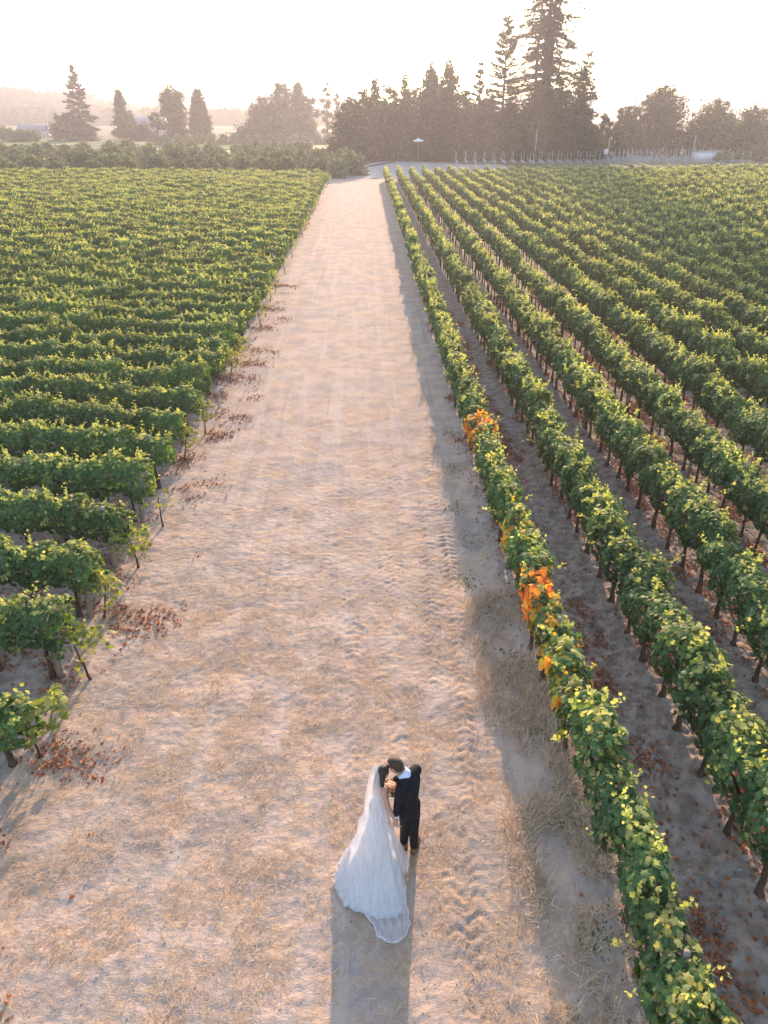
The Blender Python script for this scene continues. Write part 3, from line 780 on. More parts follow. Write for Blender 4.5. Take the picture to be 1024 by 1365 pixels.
# understorey shrubs in front so that no ground shows between the trunks
for i in range(13):
    px = 455 + i * 28 + random.uniform(-5, 5)
    X, h = at(px, 173 + random.uniform(-2, 2), 172 + random.uniform(-8, 10))
    B = auto_blobs(60 + i, h, 9.5, 9, .02, 'dome')
    cr = blob_crown(60 + i, B, 1500, .5, *BR, lt=.03)
    tree('understorey_shrub', f'shady understorey shrub, {ordw(i + 1)} from left along the foot of the dark wood', 'shrub', (X, 174, 0), cr, tube([(0, 0, 0), (0, 0, h * .5)], [.15, .08], 6), 'understorey shrubs of the wood')
mk_conifer('conifer', 'pointed conifer tip rising over the left part of the wood', 500, 188, 103, 2.6, 80, nb=70, per=40, size=.7, power=.8)
mk_conifer('conifer', 'pointed conifer rising left of the tall middle trees', 541, 190, 98, 3.2, 81, nb=80, per=40, size=.7)
mk_conifer('conifer', 'spiky conifer tip at the left of the tall middle trees', 576, 192, 83, 3.4, 82, nb=90, per=46, size=.7)
mk_conifer('conifer', 'narrow conifer crowning the tall right part of the wood centre', 598, 190, 80, 3.6, 83, nb=90, per=46, size=.7)
def layered(px, D, top, r, seed, label, base=.2, sz=1.0, pw=.72, sag=.30):
    X, h = at(px, D, top); g = np.random.default_rng(seed); P = []; T = []; C = []; wd = []
    z = h * base
    while z < h * .985:
        t = (z / h - base) / (1 - base)
        for q_ in range(5):
            rr = max(.35, r * (1 - t) ** pw * g.uniform(.6, 1.1)); a = g.uniform(0, 6.28); d = np.array([math.cos(a), math.sin(a)])
            zz0 = z + g.normal(0, .18); lift = g.uniform(.05, .30) + .3 * t; m = int(18 + 26 * rr); q = g.uniform(.12, 1.02, m) ** .75
            zz = zz0 + rr * (lift * q - sag * q ** 2 * (1 - t) + .12 * q ** 4)
            sp = .06 + .11 * rr * q * (1.15 - q)
            side = g.normal(0, 1, m) * sp
            P.append(np.stack([d[0] * rr * q - d[1] * side * 1.6, d[1] * rr * q + d[0] * side * 1.6, zz + g.normal(0, .07, m) - np.abs(side) * .3], 1))
            T.append(np.stack([d[0] + g.normal(0, .5, m), d[1] + g.normal(0, .5, m), -.2 + g.normal(0, .3, m)], 1))
            k = np.clip(g.normal(.35, .3, m), 0, 1)[:, None]; C.append(DK * (1 - k) + MD * k)
            wd.append(tube([(0, 0, zz0), (d[0] * rr * .5, d[1] * rr * .5, zz0 + rr * (lift * .5 - .075 * (1 - t))), (d[0] * rr * .92, d[1] * rr * .92, zz0 + rr * (lift * .92 - .25 * (1 - t) + .08))], [.05 + .008 * rr, .035, .015], 4, False))
        z += .62 + .55 * g.random() * (1 - .5 * t)
    P = np.concatenate(P); T = np.concatenate(T); C = np.concatenate(C); n = len(P)
    N_ = np.stack([g.normal(0, .6, n), g.normal(0, .6, n), np.ones(n)], 1)
    e = empty('conifer', (X, D, 0)); tag(e, label, 'tree')
    V, Qd = tube([(0, 0, -.2), (.1, 0, h * .5), (0, 0, h)], [.42, .26, .04], 9); link('trunk', mesh_np('trunk', V, Qd, smooth=True, mats=[M_tbark]), e)
    V, Qd, Cc = cards(P, N_, T, sz * g.uniform(.14, .32, n), sz * g.uniform(.28, .6, n), C); link('crown', mesh_np('crown', V, Qd, Cc, mats=[M_tree]), e)
    V, Qd = merge(wd); link('branches', mesh_np('branches', V, Qd, mats=[M_tbark]), e)
layered(678, 178, 17, 5.4, 85, 'tall sparse conifer with level airy branches left of the giant redwood')
layered(95, 300, 87, 8.2, 11, 'tall sparse conifer with drooping branches, leftmost tree above the orchard', .04, 1.5, .95, .62)
layered(641, 182, 84, 2.8, 84, 'thin nearly bare spire left of the tall sparse conifer', .3)
mk_broad('broad_tree', 'feathery rounded tree between the tall sparse conifer and the wood', 655, 190, 118, 6, 86, 10, 1600, .5, .1, 'col', BR)

def redwood():
    X, h = at(746, 180, -120)
    e = empty('redwood_tree', (X, 180, 0)); tag(e, 'giant redwood with several trunks rising out of the top of the picture', 'tree')
    trunks = [(-1.9, .2, .92, .34), (-.2, -.4, .9, .42), (1.0, .3, 1.0, .5), (.4, 1.0, .8, .3)]
    for tx, ty, s, r0 in trunks:
        V, Qd = tube([(tx * .6, ty, -.2), (tx, ty, h * .4), (tx * .9, ty, h * s * .98)], [r0 * 1.5, r0, .06], 9)
        link('trunk', mesh_np('trunk', V, Qd, smooth=True, mats=[M_tbark]), e)
    g = np.random.default_rng(5); P = []; T = []; C = []; wd = []
    for b in range(560):
        t = g.random(); z = h * (.14 + .85 * t)
        tx, ty, s, _ = trunks[g.integers(0, 4)]
        if z > h * s * .97: tx, ty = 1.0, .3
        prof = 11.5 * (1 - max(0, t - .3) / .7 * .50) * (.55 + .45 * min(1, t / .2))
        rr = prof * g.uniform(.3, 1.0) * (.72 + .28 * math.sin(z * 1.3) * math.sin(z * .45 + 1)); a = g.uniform(0, 6.28); d = np.array([math.cos(a), math.sin(a)])
        m = int(14 + 13 * rr); nc = int(3 + rr); cq_ = g.uniform(.25, 1, nc); q = np.clip(cq_[g.integers(0, nc, m)] + g.normal(0, .07, m), .1, 1.08)
        lift = g.uniform(.0, .3); dr = g.uniform(.2, .55)
        zz = z + lift * rr * q - dr * rr * q ** 2.2
        sp = .13 + .07 * rr * q
        P.append(np.stack([tx * .9 + d[0] * rr * q + g.normal(0, 1, m) * sp, ty + d[1] * rr * q + g.normal(0, 1, m) * sp, zz + g.normal(0, .13, m)], 1))
        T.append(np.stack([d[0] + g.normal(0, .5, m), d[1] + g.normal(0, .5, m), -.4 + g.normal(0, .3, m)], 1))
        k = np.clip(g.normal(.35, .3, m), 0, 1)[:, None]; C.append(DK * (1 - k) + MD * k)
        wd.append(tube([(tx * .9, ty, z), (tx * .9 + d[0] * rr * .5, ty + d[1] * rr * .5, z + (lift * .5 - dr * .15) * rr), (tx * .9 + d[0] * rr * .95, ty + d[1] * rr * .95, z + (lift * .93 - dr * .85) * rr)], [.07 + .012 * rr, .05, .02], 4, False))
    P = np.concatenate(P); T = np.concatenate(T); C = np.concatenate(C); n = len(P)
    N_ = np.stack([g.normal(0, .6, n), g.normal(0, .6, n), np.ones(n)], 1)
    V, Qd, Cc = cards(P, N_, T, g.uniform(.16, .36, n), g.uniform(.3, .7, n), C)
    link('crown', mesh_np('crown', V, Qd, Cc, mats=[M_tree]), e)
    V, Qd = merge(wd); link('branches', mesh_np('branches', V, Qd, mats=[M_tbark]), e)
redwood()
mk_broad('broad_tree', 'airy tree leaning out at the right side of the giant redwood', 785, 184, 66, 7.5, 90, 22, 2600, .45, .2, 'round')

# right-hand trees
rt = [
 ('broad_tree', 'yellowish green tree at the right edge of the redwood shade', 806, 190, 152, 7, 'dome', LGT, 10, 1900),
 ('orange_tree', 'slim orange tinted tree above the pale pole', 813, 186, 157, 2.6, 'col', RED, 7, 600),
 ('broad_tree', 'small pointed dark tree right of the orange tinted tree', 828, 188, 145, 6, 'cone', BR, 10, 1700),
 ('broad_tree', 'mid green tree between pointed tree and the broad tall one', 842, 196, 140, 7.5, 'col', (DK, MD, LT), 12, 2200),
 ('broad_tree', 'open topped upper limb tree left of the broad tall one', 856, 200, 135, 5, 'col', LGT, 8, 900),
 ('broad_tree', 'broad tall rounded tree, highest on the right side', 888, 196, 112, 13, 'round', (DK, MD, LT), 24, 5200),
 ('broad_tree', 'dark lower foliage beneath the broad tall tree', 880, 190, 158, 13, 'dome', BR, 14, 3000),
 ('broad_tree', 'olive toned tree between the broad tall tree and the lighter one', 922, 192, 162, 8, 'dome', BR, 10, 1700),
 ('broad_tree', 'lighter green open crowned tree near the right edge', 958, 194, 130, 11, 'round', LGT, 18, 2800),
 ('broad_tree', 'dark green mass below the lighter open crowned tree', 965, 198, 150, 13, 'dome', (DK, MD, LT), 14, 2800),
 ('broad_tree', 'dense dark tree at the right edge of the picture', 1008, 194, 137, 12, 'dome', (DK, MD, LT), 16, 3400),
 ('broad_tree', 'dense dark tree cut by the right edge', 1046, 196, 134, 13, 'dome', (DK, MD, LT), 14, 2800)]
for i, (nm, lb, px, D, top, wd, sh, cl, k, n) in enumerate(rt):
    mk_broad(nm, lb, px, D, top, wd, 100 + i, k, n, .55, .25 if sh == 'round' else .03, sh, cl, .1)
# olive-like shrubs at the far right corner
for i, (px, py, wd, hh) in enumerate([(962, 216, 4, 2.2), (985, 215, 4.5, 2.4), (1008, 214, 5.5, 3.2), (1028, 214, 6, 4.2)]):
    X, Y, _ = gp(px, py)
    B = auto_blobs(120 + i, hh, wd, 8, .05, 'dome')
    tree('olive_shrub', f'pale grey green shrub, {ordw(i + 1)} from the left in the far right corner', 'shrub', (X, Y, 0), blob_crown(120 + i, B, 900, .3, *OLV, lt=.15), tube([(0, 0, 0), (0, 0, hh * .5)], [.1, .05], 6))

# orchard band on the left: rows of rounded grey-green shrubs
OB = []
for i in range(7):
    B = auto_blobs(140 + i, 3.0, 4.6, 11, .02, 'dome')
    V, Qd, C = blob_crown(140 + i, B, 1300, .34, *OLV, lt=.12)
    OB.append(mesh_np('shrub_crown', V, Qd, C, mats=[M_tree]))
TV, TQ = tube([(0, 0, -.1), (.05, 0, 1.4)], [.12, .07], 6); OT = mesh_np('shrub_trunk', TV, TQ, mats=[M_tbark])
rows = [(133, -6.5, 1.0), (140, -7, 1.05), (148, -7.5, 1.1), (158, -9, 1.05), (169, -11, 1.1), (181, -13, 1.1), (194, -15, 1.1)]
nm_rows = ['front', 'second', 'third', 'fourth', 'fifth', 'sixth', 'rearmost']
k = 0
for ri, (Y, xr, s) in enumerate(rows):
    x = xr; n = 0
    while proj(x, Y, 1)[0] > -60:
        n += 1
        e = empty('orchard_shrub', (x + random.gauss(0, .5), Y + random.gauss(0, .8), 0), random.uniform(0, 6))
        sc = s * random.uniform(.78, 1.15); e.scale = (sc, sc, sc * random.uniform(.8, 1.1))
        tag(e, f'rounded grey green shrub, {ordw(n)} from the track in the {nm_rows[ri]} orchard row', 'shrub', 'shrubs of the orchard behind the left vineyard')
        link('crown', OB[k % 7], e); link('trunk', OT, e)
        x -= random.uniform(4.0, 5.2); k += 1
for i, (px, D, sc) in enumerate([(468, 133, 1.25), (456, 139, 1.3), (448, 128, .95)]):
    X, _h = at(px, D, 200)
    e = empty('olive_tree', (X, D, 0), i); e.scale = (sc,) * 3
    tag(e, ['pale feathery olive tree nearest the track end', 'taller olive tree just behind the one nearest the track end', 'smaller olive tree at the vineyard corner by the track'][i], 'tree')
    link('crown', OB[i], e); link('trunk', OT, e)
# second orchard line beyond the light field
n = 0
for i in range(16):
    px = 205 + i * 15.5; X, Y, _ = gp(px, 193 - random.random() * 2)
    Y = 268 + random.uniform(-3, 3); X, _h = at(px, Y, 185)
    e = empty('far_shrub', (X, Y, 0), i); e.scale = (1.05,) * 3
    tag(e, f'hazy rounded shrub, {ordw(i + 1)} from the left in the line behind the pale field', 'shrub', 'hazy shrubs behind the pale field')
    link('crown', OB[i % 7], e)
for i, px in enumerate((4, 24, 38)):
    X, _h = at(px, 292, 170); e = empty('far_shrub', (X, 292, 0), i); e.scale = (1.9, 1.9, 1.7 - .4 * (i > 0))
    tag(e, f'hazy round shrub, {ordw(i + 1)} from the left picture edge above the orchard', 'shrub'); link('crown', OB[i], e)

# ---------------------------------------------------------------- hills
def hill(name, x0, x1, y0, depth, prof, seed, step=12, rough=5):
    xs_ = np.arange(x0, x1, step); ts = np.linspace(0, 1, 16)
    hx = np.array([prof(x) for x in xs_])
    X = np.repeat(xs_[:, None], len(ts), 1); T = np.repeat(ts[None], len(xs_), 0)
    Y = y0 + T * depth
    Zz = hx[:, None] * np.sin(T * math.pi / 2) ** 1.1 + (fbm(X / 60 + seed, Y / 60, 3) - .5) * rough * 2 * T - 1 * (1 - T)
    V = np.stack([X.ravel(), Y.ravel(), Zz.ravel()], 1); n_ = len(ts)
    i = np.arange(len(xs_) - 1)[:, None] * n_ + np.arange(n_ - 1)[None]
    Q_ = np.stack([i, i + n_, i + n_ + 1, i + 1], -1).reshape(-1, 4)
    link(name, mesh_np(name, V, Q_, smooth=True, mats=[M_hill]), kind='structure')
    return V
def interp(pairs):
    a = np.array(pairs, float); return lambda x: float(np.interp(x, a[:, 0], a[:, 1]))
def ridge(pxs, D):
    out = []
    for px, py in pxs:
        X, h = at(px, D, py); out.append((X, h))
    return interp(out)
D2 = 1900
hv = [hill('hills', -1500, 1500, D2 - 450, 450, ridge([(-60, 122), (0, 119), (60, 118), (130, 122), (200, 124), (300, 125), (390, 127), (440, 132), (520, 150), (620, 150), (700, 138), (790, 130), (812, 125), (840, 134), (880, 138), (930, 136), (985, 132), (1024, 137), (1080, 135)], D2), 3, 15, 6)]
D1 = 950
hv.append(hill('hills', -720, 110, D1 - 280, 280, ridge([(-60, 122), (0, 133), (40, 136), (90, 142), (130, 150), (200, 158), (300, 165), (420, 176), (470, 186)], D1), 9, 10, 4))
# trees on the hills: one mass of woodland
hp = bpy.data.collections.new('hill_tree_kinds')
for i in range(3):
    B = auto_blobs(170 + i, 10, [5, 7, 9][i], 8, .02, ['cone', 'col', 'dome'][i]); V, Qd, C = blob_crown(170 + i, B, 260, 1.5)
    hp.objects.link(bpy.data.objects.new(f'hill_tree_{i}', mesh_np('hill_tree', V, Qd, C, mats=[M_tree])))
pts_ = []
for vi, V in enumerate(hv):
    n = 3600 if vi == 0 else 1500
    sel = rng.integers(0, len(V), n * 2)
    top = V[:, 1] > V[:, 1].max() - (75 if vi == 0 else 40)
    sel = np.concatenate([sel, rng.choice(np.where(top)[0], n)])
    q = V[sel] + np.column_stack([rng.uniform(-18, 18, len(sel)), rng.uniform(-16, 0, len(sel)), np.zeros(len(sel))])
    keep = fbm(q[:, 0] / 130, q[:, 1] / 80 + vi * 9, 2) > (.44 if vi else .40)
    pts_.append(q[keep] - np.array([0, 0, 1.0]))
pts_ = np.concatenate(pts_); n = len(pts_)
sc = rng.uniform(.6, 1.5, n)
o = instancer('hillside_woods', pts_, np.stack([np.zeros(n), np.zeros(n), rng.uniform(0, 6, n)], 1), np.stack([sc, sc, sc], 1), rng.integers(0, 3, n), hp)
tag(o, 'hazy woodland covering the distant hills', 'woods')

# ---------------------------------------------------------------- things in the distance
M_roof = noisy('pale_roof', (.28, .28, .30), (.36, .36, .38), .5, .6, .05)
M_wall = noisy('house_wall', (.42, .40, .38), (.55, .53, .50), .5, .8, .05)
M_dark = noisy('dark_panel', (.05, .045, .05), (.09, .08, .085), 1, .6, .05)
M_white = noisy('white_paint', (.70, .72, .76), (.80, .81, .84), 1, .6, .05)
M_glass = mat('window_glass', (.03, .04, .05), .1, .6)
def house(px, py, D, wd, dp, hw_, hr, label):
    X, _ = at(px, D, py)
    e = empty('house', (X, D, 0)); tag(e, label, 'house')
    V, Qd = box((0, 0, hw_ / 2), (wd, dp, hw_)); link('wall', mesh_np('wall', V, Qd, mats=[M_wall]), e)
    o = .4; zz = hw_ + .01
    V = np.array([(-wd / 2 - o, -dp / 2 - o, zz), (wd / 2 + o, -dp / 2 - o, zz), (wd / 2 + o, dp / 2 + o, zz), (-wd / 2 - o, dp / 2 + o, zz), (-wd / 2 - o, 0, hw_ + hr), (wd / 2 + o, 0, hw_ + hr)])
    me = mesh_np('roof', V, [np.array([[0, 1, 5, 4], [2, 3, 4, 5], [3, 2, 1, 0]]), np.array([[0, 4, 3], [1, 2, 5]])], mats=[M_roof]); link('roof', me, e)
    for k in (-1, 0, 1):
        V, Qd = box((k * wd * .28, -dp / 2 - .03, hw_ * .5), (wd * .12, .06, hw_ * .35)); link('window', mesh_np('window', V, Qd, mats=[M_glass]), e)
house(49, 188, 345, 11, 8, 2.6, 2.4, 'hazy pale roofed house left of the leftmost conifer')
house(201, 176, 340, 12, 8, 4.5, 3.0, 'grey roofed house peeping between the dark shrub and reddish tree')
# two dark trailers on the pale field
for i, (px, wd) in enumerate(((398, 2.6), (409, 3.4))):
    X, Y, _ = gp(px, 199)
    e = empty('farm_bin', (X, Y, 0)); tag(e, ['smaller dark farm bin on the pale field, left of the pair', 'larger dark farm bin on the pale field, right of the pair'][i], 'bin')
    V, Qd = box((0, 0, 1.1), (wd, 2.2, 1.3)); link('body', mesh_np('body', V, Qd, mats=[M_dark]), e)
    V, Qd = merge([box((0, -1.13, 1.78), (wd + .1, .1, .1)), box((0, 1.13, 1.78), (wd + .1, .1, .1)), box((-wd / 2, 0, 1.78), (.1, 2.1, .1)), box((wd / 2, 0, 1.78), (.1, 2.1, .1))]); link('rim', mesh_np('rim', V, Qd, mats=[M_metal]), e)
    for sx in (-1, 1):
        for sy in (-1, 1):
            V, Qd = tube([(sx * wd * .35 - .12, sy * .9, .25), (sx * wd * .35 + .12, sy * .9, .25)], .25, 10)
            link('wheel', mesh_np('wheel', V, Qd, mats=[M_dark]), e)
# white parasol among the trees
X, Y, _ = gp(558, 217); Y = 164; X, hU = at(558, Y, 184)
e = empty('parasol', (X, Y, 0)); tag(e, 'small white parasol in front of the dark wood', 'parasol')
V, Qd = tube([(0, 0, 0), (0, 0, hU - .15)], .025, 8); link('pole', mesh_np('pole', V, Qd, mats=[M_metal]), e)
n = 8; V = [(0, 0, hU)] + [(1.0 * math.cos(k * 6.283 / n), 1.0 * math.sin(k * 6.283 / n), hU - .42) for k in range(n)] + [(1.0 * math.cos(k * 6.283 / n), 1.0 * math.sin(k * 6.283 / n), hU - .62) for k in range(n)]
me = mesh_np('canopy', V, [np.array([(0, 1 + k, 1 + (k + 1) % n) for k in range(n)]), np.array([(1 + k, 9 + k, 9 + (k + 1) % n, 1 + (k + 1) % n) for k in range(n)])], mats=[M_white]); link('canopy', me, e)
# low white shed, poles
X, Y, _ = gp(941, 215)
e = empty('white_shed', (X, Y, 0)); tag(e, 'low white flat shed behind the vineyard near the right edge', 'shed')
V, Qd = box((0, 0, .9), (5.4, 2.6, 1.8)); link('wall', mesh_np('wall', V, Qd, mats=[M_white]), e)
V, Qd = box((0, 0, 1.87), (5.7, 2.9, .12)); link('roof', mesh_np('roof', V, Qd, mats=[M_roof]), e)
for px, top, lab in ((813, 184, 'pale utility pole with a small box beside the young vineyard'), (928, 180, 'slim utility pole at the right end of the pale stakes'), (716, 172, 'slim bare pole in front of the redwood')):
    D = 171; X, hp_ = at(px, D, top)
    e = empty('utility_pole', (X, D, 0)); tag(e, lab, 'pole')
    V, Qd = tube([(0, 0, 0), (.03, 0, hp_)], [.09, .06], 8); link('shaft', mesh_np('shaft', V, Qd, mats=[M_stake]), e)
    if px == 813:
        V, Qd = box((-.5, -.1, 1.9), (.8, .5, 1.1)); link('meter_box', mesh_np('meter_box', V, Qd, mats=[M_white]), e)
# young vineyard: white stakes and grow tubes
sp = []
V, Qd = tube([(0, 0, 0), (0, 0, 2.0)], .034, 6); SM = mesh_np('stake', V, Qd, mats=[M_stake])
tb = []; TBV, TBQ = tube([(0, 0, 0), (0, 0, .5)], .06, 5)
for i in range(32):
    for k in range(9):
        x = 18.5 + i * 1.92 + .25 * k; y = 165.5 + k * 3.9
        o = link('stake', SM, loc=(x + random.gauss(0, .05), y, 0)); o.rotation_euler = (random.gauss(0, .015), random.gauss(0, .015), 0); o.scale = (1, 1, random.uniform(.9, 1.1))
        tag(o, f"thin pale stake, {ordw(i + 1)} from the left in the {['front', 'second', 'third', 'fourth', 'fifth', 'sixth', 'seventh', 'eighth', 'rearmost'][k]} line of young vineyard", 'stake', 'pale stakes of the young vineyard')
    for k in range(34):
        tb.append((TBV + np.array([18.5 + i * 1.92 + .25 * k / 3.9 * 1.1, 164 + k * 1.1, 0]), TBQ))
V, Qd = merge(tb); o = link('grow_tubes', mesh_np('grow_tubes', V, Qd, mats=[M_tubew]), kind='stuff'); tag(o, 'white grow tubes around the seedlings of the young vineyard', 'tubes')
# irrigation pipe crossing the gravel
a, b = gp(457, 231), gp(528, 216)
V, Qd = tube([(a[0], a[1], .12), ((a[0] + b[0]) / 2 - .4, (a[1] + b[1]) / 2, .12), (b[0], b[1], .12)], .16, 8)
tag(link('irrigation_pipe', mesh_np('irrigation_pipe', V, Qd, smooth=True, mats=[M_dark])), 'dark irrigation pipe lying across the gravel at the far end of the track', 'pipe')

# ---------------------------------------------------------------- bride and groom
M_skin_b = noisy('skin_bride', (.50, .27, .19), (.56, .31, .22), 12, .5, .05, 80, spec=.35)
M_skin_g = noisy('skin_groom', (.42, .23, .16), (.50, .28, .20), 12, .55, .05, 80, spec=.35)
M_suit = noisy('dark_navy_suit_cloth', (.007, .009, .014), (.012, .015, .021), 60, .85, .25, 220, spec=.2)
M_shirt = mat('light_blue_shirt', (.62, .72, .86), .8)
M_hair = noisy('dark_brown_hair', (.012, .007, .005), (.045, .026, .016), 45, .5, .6, 120, (1, 1, .2), spec=.5)
M_hairg = noisy('brown_hair', (.030, .018, .011), (.085, .05, .028), 60, .6, .6, 150, (1, 1, .3), spec=.4)
M_shoe = mat('tan_leather', (.20, .085, .035), .4, .5)
M_lace = noisy('white_dress_fabric', (.80, .79, .79), (.86, .85, .85), 20, .75, .25, 90, spec=.2)
M_eye = mat('eye', (.02, .015, .012), .2, .6)
M_lip = mat('lips', (.40, .13, .11), .45)
def tulle(name, tfac, colr, spr=.16):
    m = bpy.data.materials.new(name); m.use_nodes = True; t = m.node_tree; N = t.nodes; L = t.links
    N.remove(N['Principled BSDF']); out = N['Material Output']
    d = N.new('ShaderNodeBsdfDiffuse'); d.inputs[0].default_value = (*colr, 1)
    tr = N.new('ShaderNodeBsdfTranslucent'); tr.inputs[0].default_value = (*colr, 1)
    tp = N.new('ShaderNodeBsdfTransparent')
    a = N.new('ShaderNodeMixShader'); a.inputs[0].default_value = .45; L.new(d.outputs[0], a.inputs[1]); L.new(tr.outputs[0], a.inputs[2])
    n = N.new('ShaderNodeTexNoise'); n.inputs['Scale'].default_value = 9; n.inputs['Detail'].default_value = 3
    tc = N.new('ShaderNodeTexCoord'); mp = N.new('ShaderNodeMapping'); mp.inputs['Scale'].default_value = (3, .5, .5)
    L.new(tc.outputs['Object'], mp.inputs[0]); L.new(mp.outputs[0], n.inputs['Vector'])
    mr = N.new('ShaderNodeMapRange'); mr.inputs['From Min'].default_value = .3; mr.inputs['From Max'].default_value = .7
    mr.inputs['To Min'].default_value = tfac - spr; mr.inputs['To Max'].default_value = tfac + spr; L.new(n.outputs['Fac'], mr.inputs['Value'])
    b = N.new('ShaderNodeMixShader'); L.new(mr.outputs[0], b.inputs[0])
    L.new(a.outputs[0], b.inputs[1]); L.new(tp.outputs[0], b.inputs[2]); L.new(b.outputs[0], out.inputs[0])
    return m
M_gown = tulle('gown_fabric', 0.0, (.88, .86, .86), 0.0)
M_veil = tulle('veil_tulle', .40, (.90, .88, .89))
M_skirt = tulle('skirt_tulle', .14, (.88, .87, .88))
def v3(*a): return np.array(a, float)
def cap_chain(pts, rad, n=10):
    """closed tapered limb with rounded ends"""
    pts = [v3(*p) for p in pts]; rad = list(rad)
    d0 = pts[0] - pts[1]; d0 /= np.linalg.norm(d0); d1 = pts[-1] - pts[-2]; d1 /= np.linalg.norm(d1)
    P = [pts[0] + d0 * rad[0] * f for f in (.95, .7, .35)] + pts + [pts[-1] + d1 * rad[-1] * f for f in (.35, .7, .95)]
    Rr = [rad[0] * f for f in (.25, .7, .94)] + rad + [rad[-1] * f for f in (.94, .7, .25)]
    return tube(P, Rr, n)
def ell(c, s, rot=None, nu=16, nv=10):
    V = []; Q_ = []
    for i in range(nv + 1):
        a = math.pi * (i + .02) / (nv + .04)
        for k in range(nu):
            b = 2 * math.pi * k / nu
            V.append((math.sin(a) * math.cos(b) * s[0], math.sin(a) * math.sin(b) * s[1], math.cos(a) * s[2]))
    for i in range(nv):
        for k in range(nu):
            Q_.append((i * nu + k, (i + 1) * nu + k, (i + 1) * nu + (k + 1) % nu, i * nu + (k + 1) % nu))
    for b, sgn in ((0, 1), (nv * nu, -1)):
        for k in range(1, nu - 2, 2):
            f = [b, b + k, b + k + 1, b + (k + 2) % nu]; Q_.append(tuple(f[::sgn]))
    V = np.array(V)
    if rot is not None: V = V @ np.array(rot.to_3x3()).T
    return V + np.array(c), np.array(Q_)
def fuse(name, parts, voxel, m, parent, smooth=2):
    V, Q_ = merge(parts)
    o = bpy.data.objects.new('tmp', mesh_np('tmp', V, Q_)); COL.objects.link(o)
    md = o.modifiers.new('r', 'REMESH'); md.mode = 'VOXEL'; md.voxel_size = voxel; md.use_smooth_shade = True
    sm = o.modifiers.new('s', 'SMOOTH'); sm.iterations = smooth; sm.factor = .5
    dg = bpy.context.evaluated_depsgraph_get(); me = bpy.data.meshes.new_from_object(o.evaluated_get(dg))
    bpy.data.objects.remove(o); me.name = name; me.materials.clear(); me.materials.append(m)
    me.polygons.foreach_set('use_smooth', np.ones(len(me.polygons), bool))
    return link(name, me, parent)
def hand(wrist, fwd, palm_n, side, sc=1.0, curl=.35):
    """palm + four unequal bent fingers + thumb; side=+1 thumb on +b"""
    w_ = v3(*wrist); f = nrm(v3(*fwd)); n = v3(*palm_n); n = nrm(n - f * n.dot(f)); b = np.cross(n, f) * side
    P = []
    for k in (-1.2, -.4, .4, 1.2):
        P.append(cap_chain([w_, w_ + f * .045 * sc + b * k * .013, w_ + f * .085 * sc + b * k * .019], [.020, .017, .013]))
    for k, ln in zip((-1.5, -.5, .5, 1.5), (.060, .074, .080, .070)):
        a = w_ + f * .085 * sc + b * k * .0185; s = b * k * .006
        c1 = a + f * ln * .45 + s + n * ln * curl * .15; c2 = c1 + f * ln * .32 + s + n * ln * curl * .5; c3 = c2 + f * ln * .18 + n * ln * curl * .6
        P.append(cap_chain([a, c1, c2, c3], [.0095, .009, .008, .007], 8))
    t0 = w_ + f * .03 + b * .022; t1 = t0 + f * .03 + b * .028 + n * .008; t2 = t1 + f * .032 + b * .010 + n * .014
    P.append(cap_chain([t0, t1, t2], [.013, .011, .009], 8))
    return P
def head(c, face, s=1.0, pitch=0.0, roll=0.0):
    """ellipsoid skull, jaw, nose, brows, chin, ears; returns parts and the rotation"""
    yaw_ = math.atan2(face[1], face[0]) - math.pi / 2
    Rm = Matrix.Rotation(yaw_, 4, 'Z') @ Matrix.Rotation(-pitch, 4, 'X') @ Matrix.Rotation(roll, 4, 'Y')
    def T(p): return np.array(Rm @ Vector(p)) * s + np.array(c)
    P = []
    def e(p, sz): P.append(ell(T(p), tuple(np.array(sz) * s), Rm))
    e((0, -.008, .025), (.075, .093, .088)); e((0, .02, -.035), (.058, .066, .078)); e((0, .045, -.085), (.032, .032, .026))
    e((0, .092, -.012), (.011, .018, .024)); e((0, .076, .012), (.042, .018, .012)); e((0, .082, -.052), (.022, .012, .010))
    for k in (-1, 1): e((k * .075, -.005, -.01), (.012, .022, .032)); e((k * .038, .062, -.03), (.02, .018, .02))
    return P, T, Rm

# groom
G = empty('person', (.53, 6.93, 0)); tag(G, 'groom in a dark suit and tan shoes bowing his head to the bride', 'person')
GI = np.array((.53, 6.93, 0))
def gl(parts): return [(V - GI, Q_) for V, Q_ in parts]
gh, gT, gR = head((.318, 6.99, 1.565), (-.80, .60), 1.0, pitch=.42, roll=0)
g_rw, g_lw = (.27, 7.17, 1.12), (.315, 6.735, .925)
gb = gh + [cap_chain([(.345, 6.975, 1.54), (.41, 6.955, 1.455), (.45, 6.94, 1.36)], [.056, .058, .08]),
     cap_chain([(.46, 6.93, 1.32), (.47, 6.91, 1.12), (.49, 6.91, .94)], [.11, .11, .12]),
     cap_chain([(.56, 6.94, .92), (.572, 6.955, .50), (.578, 6.945, .10)], [.075, .05, .038]),
     cap_chain([(.435, 6.88, .92), (.45, 6.99, .50), (.445, 7.02, .10)], [.075, .05, .038]),
     cap_chain([(.57, 7.06, 1.40), (.52, 7.20, 1.20), g_rw], [.05, .042, .027]),
     cap_chain([(.375, 6.79, 1.36), (.325, 6.745, 1.12), g_lw], [.05, .042, .027])]
gb += hand(g_lw, (.08, -.10, -1), (-.8, .5, 0), 1, curl=.5) + hand(g_rw, (-1, -.25, -.1), (0, -1, 0), 1)
fuse('body', gl(gb), .0065, M_skin_g, G)
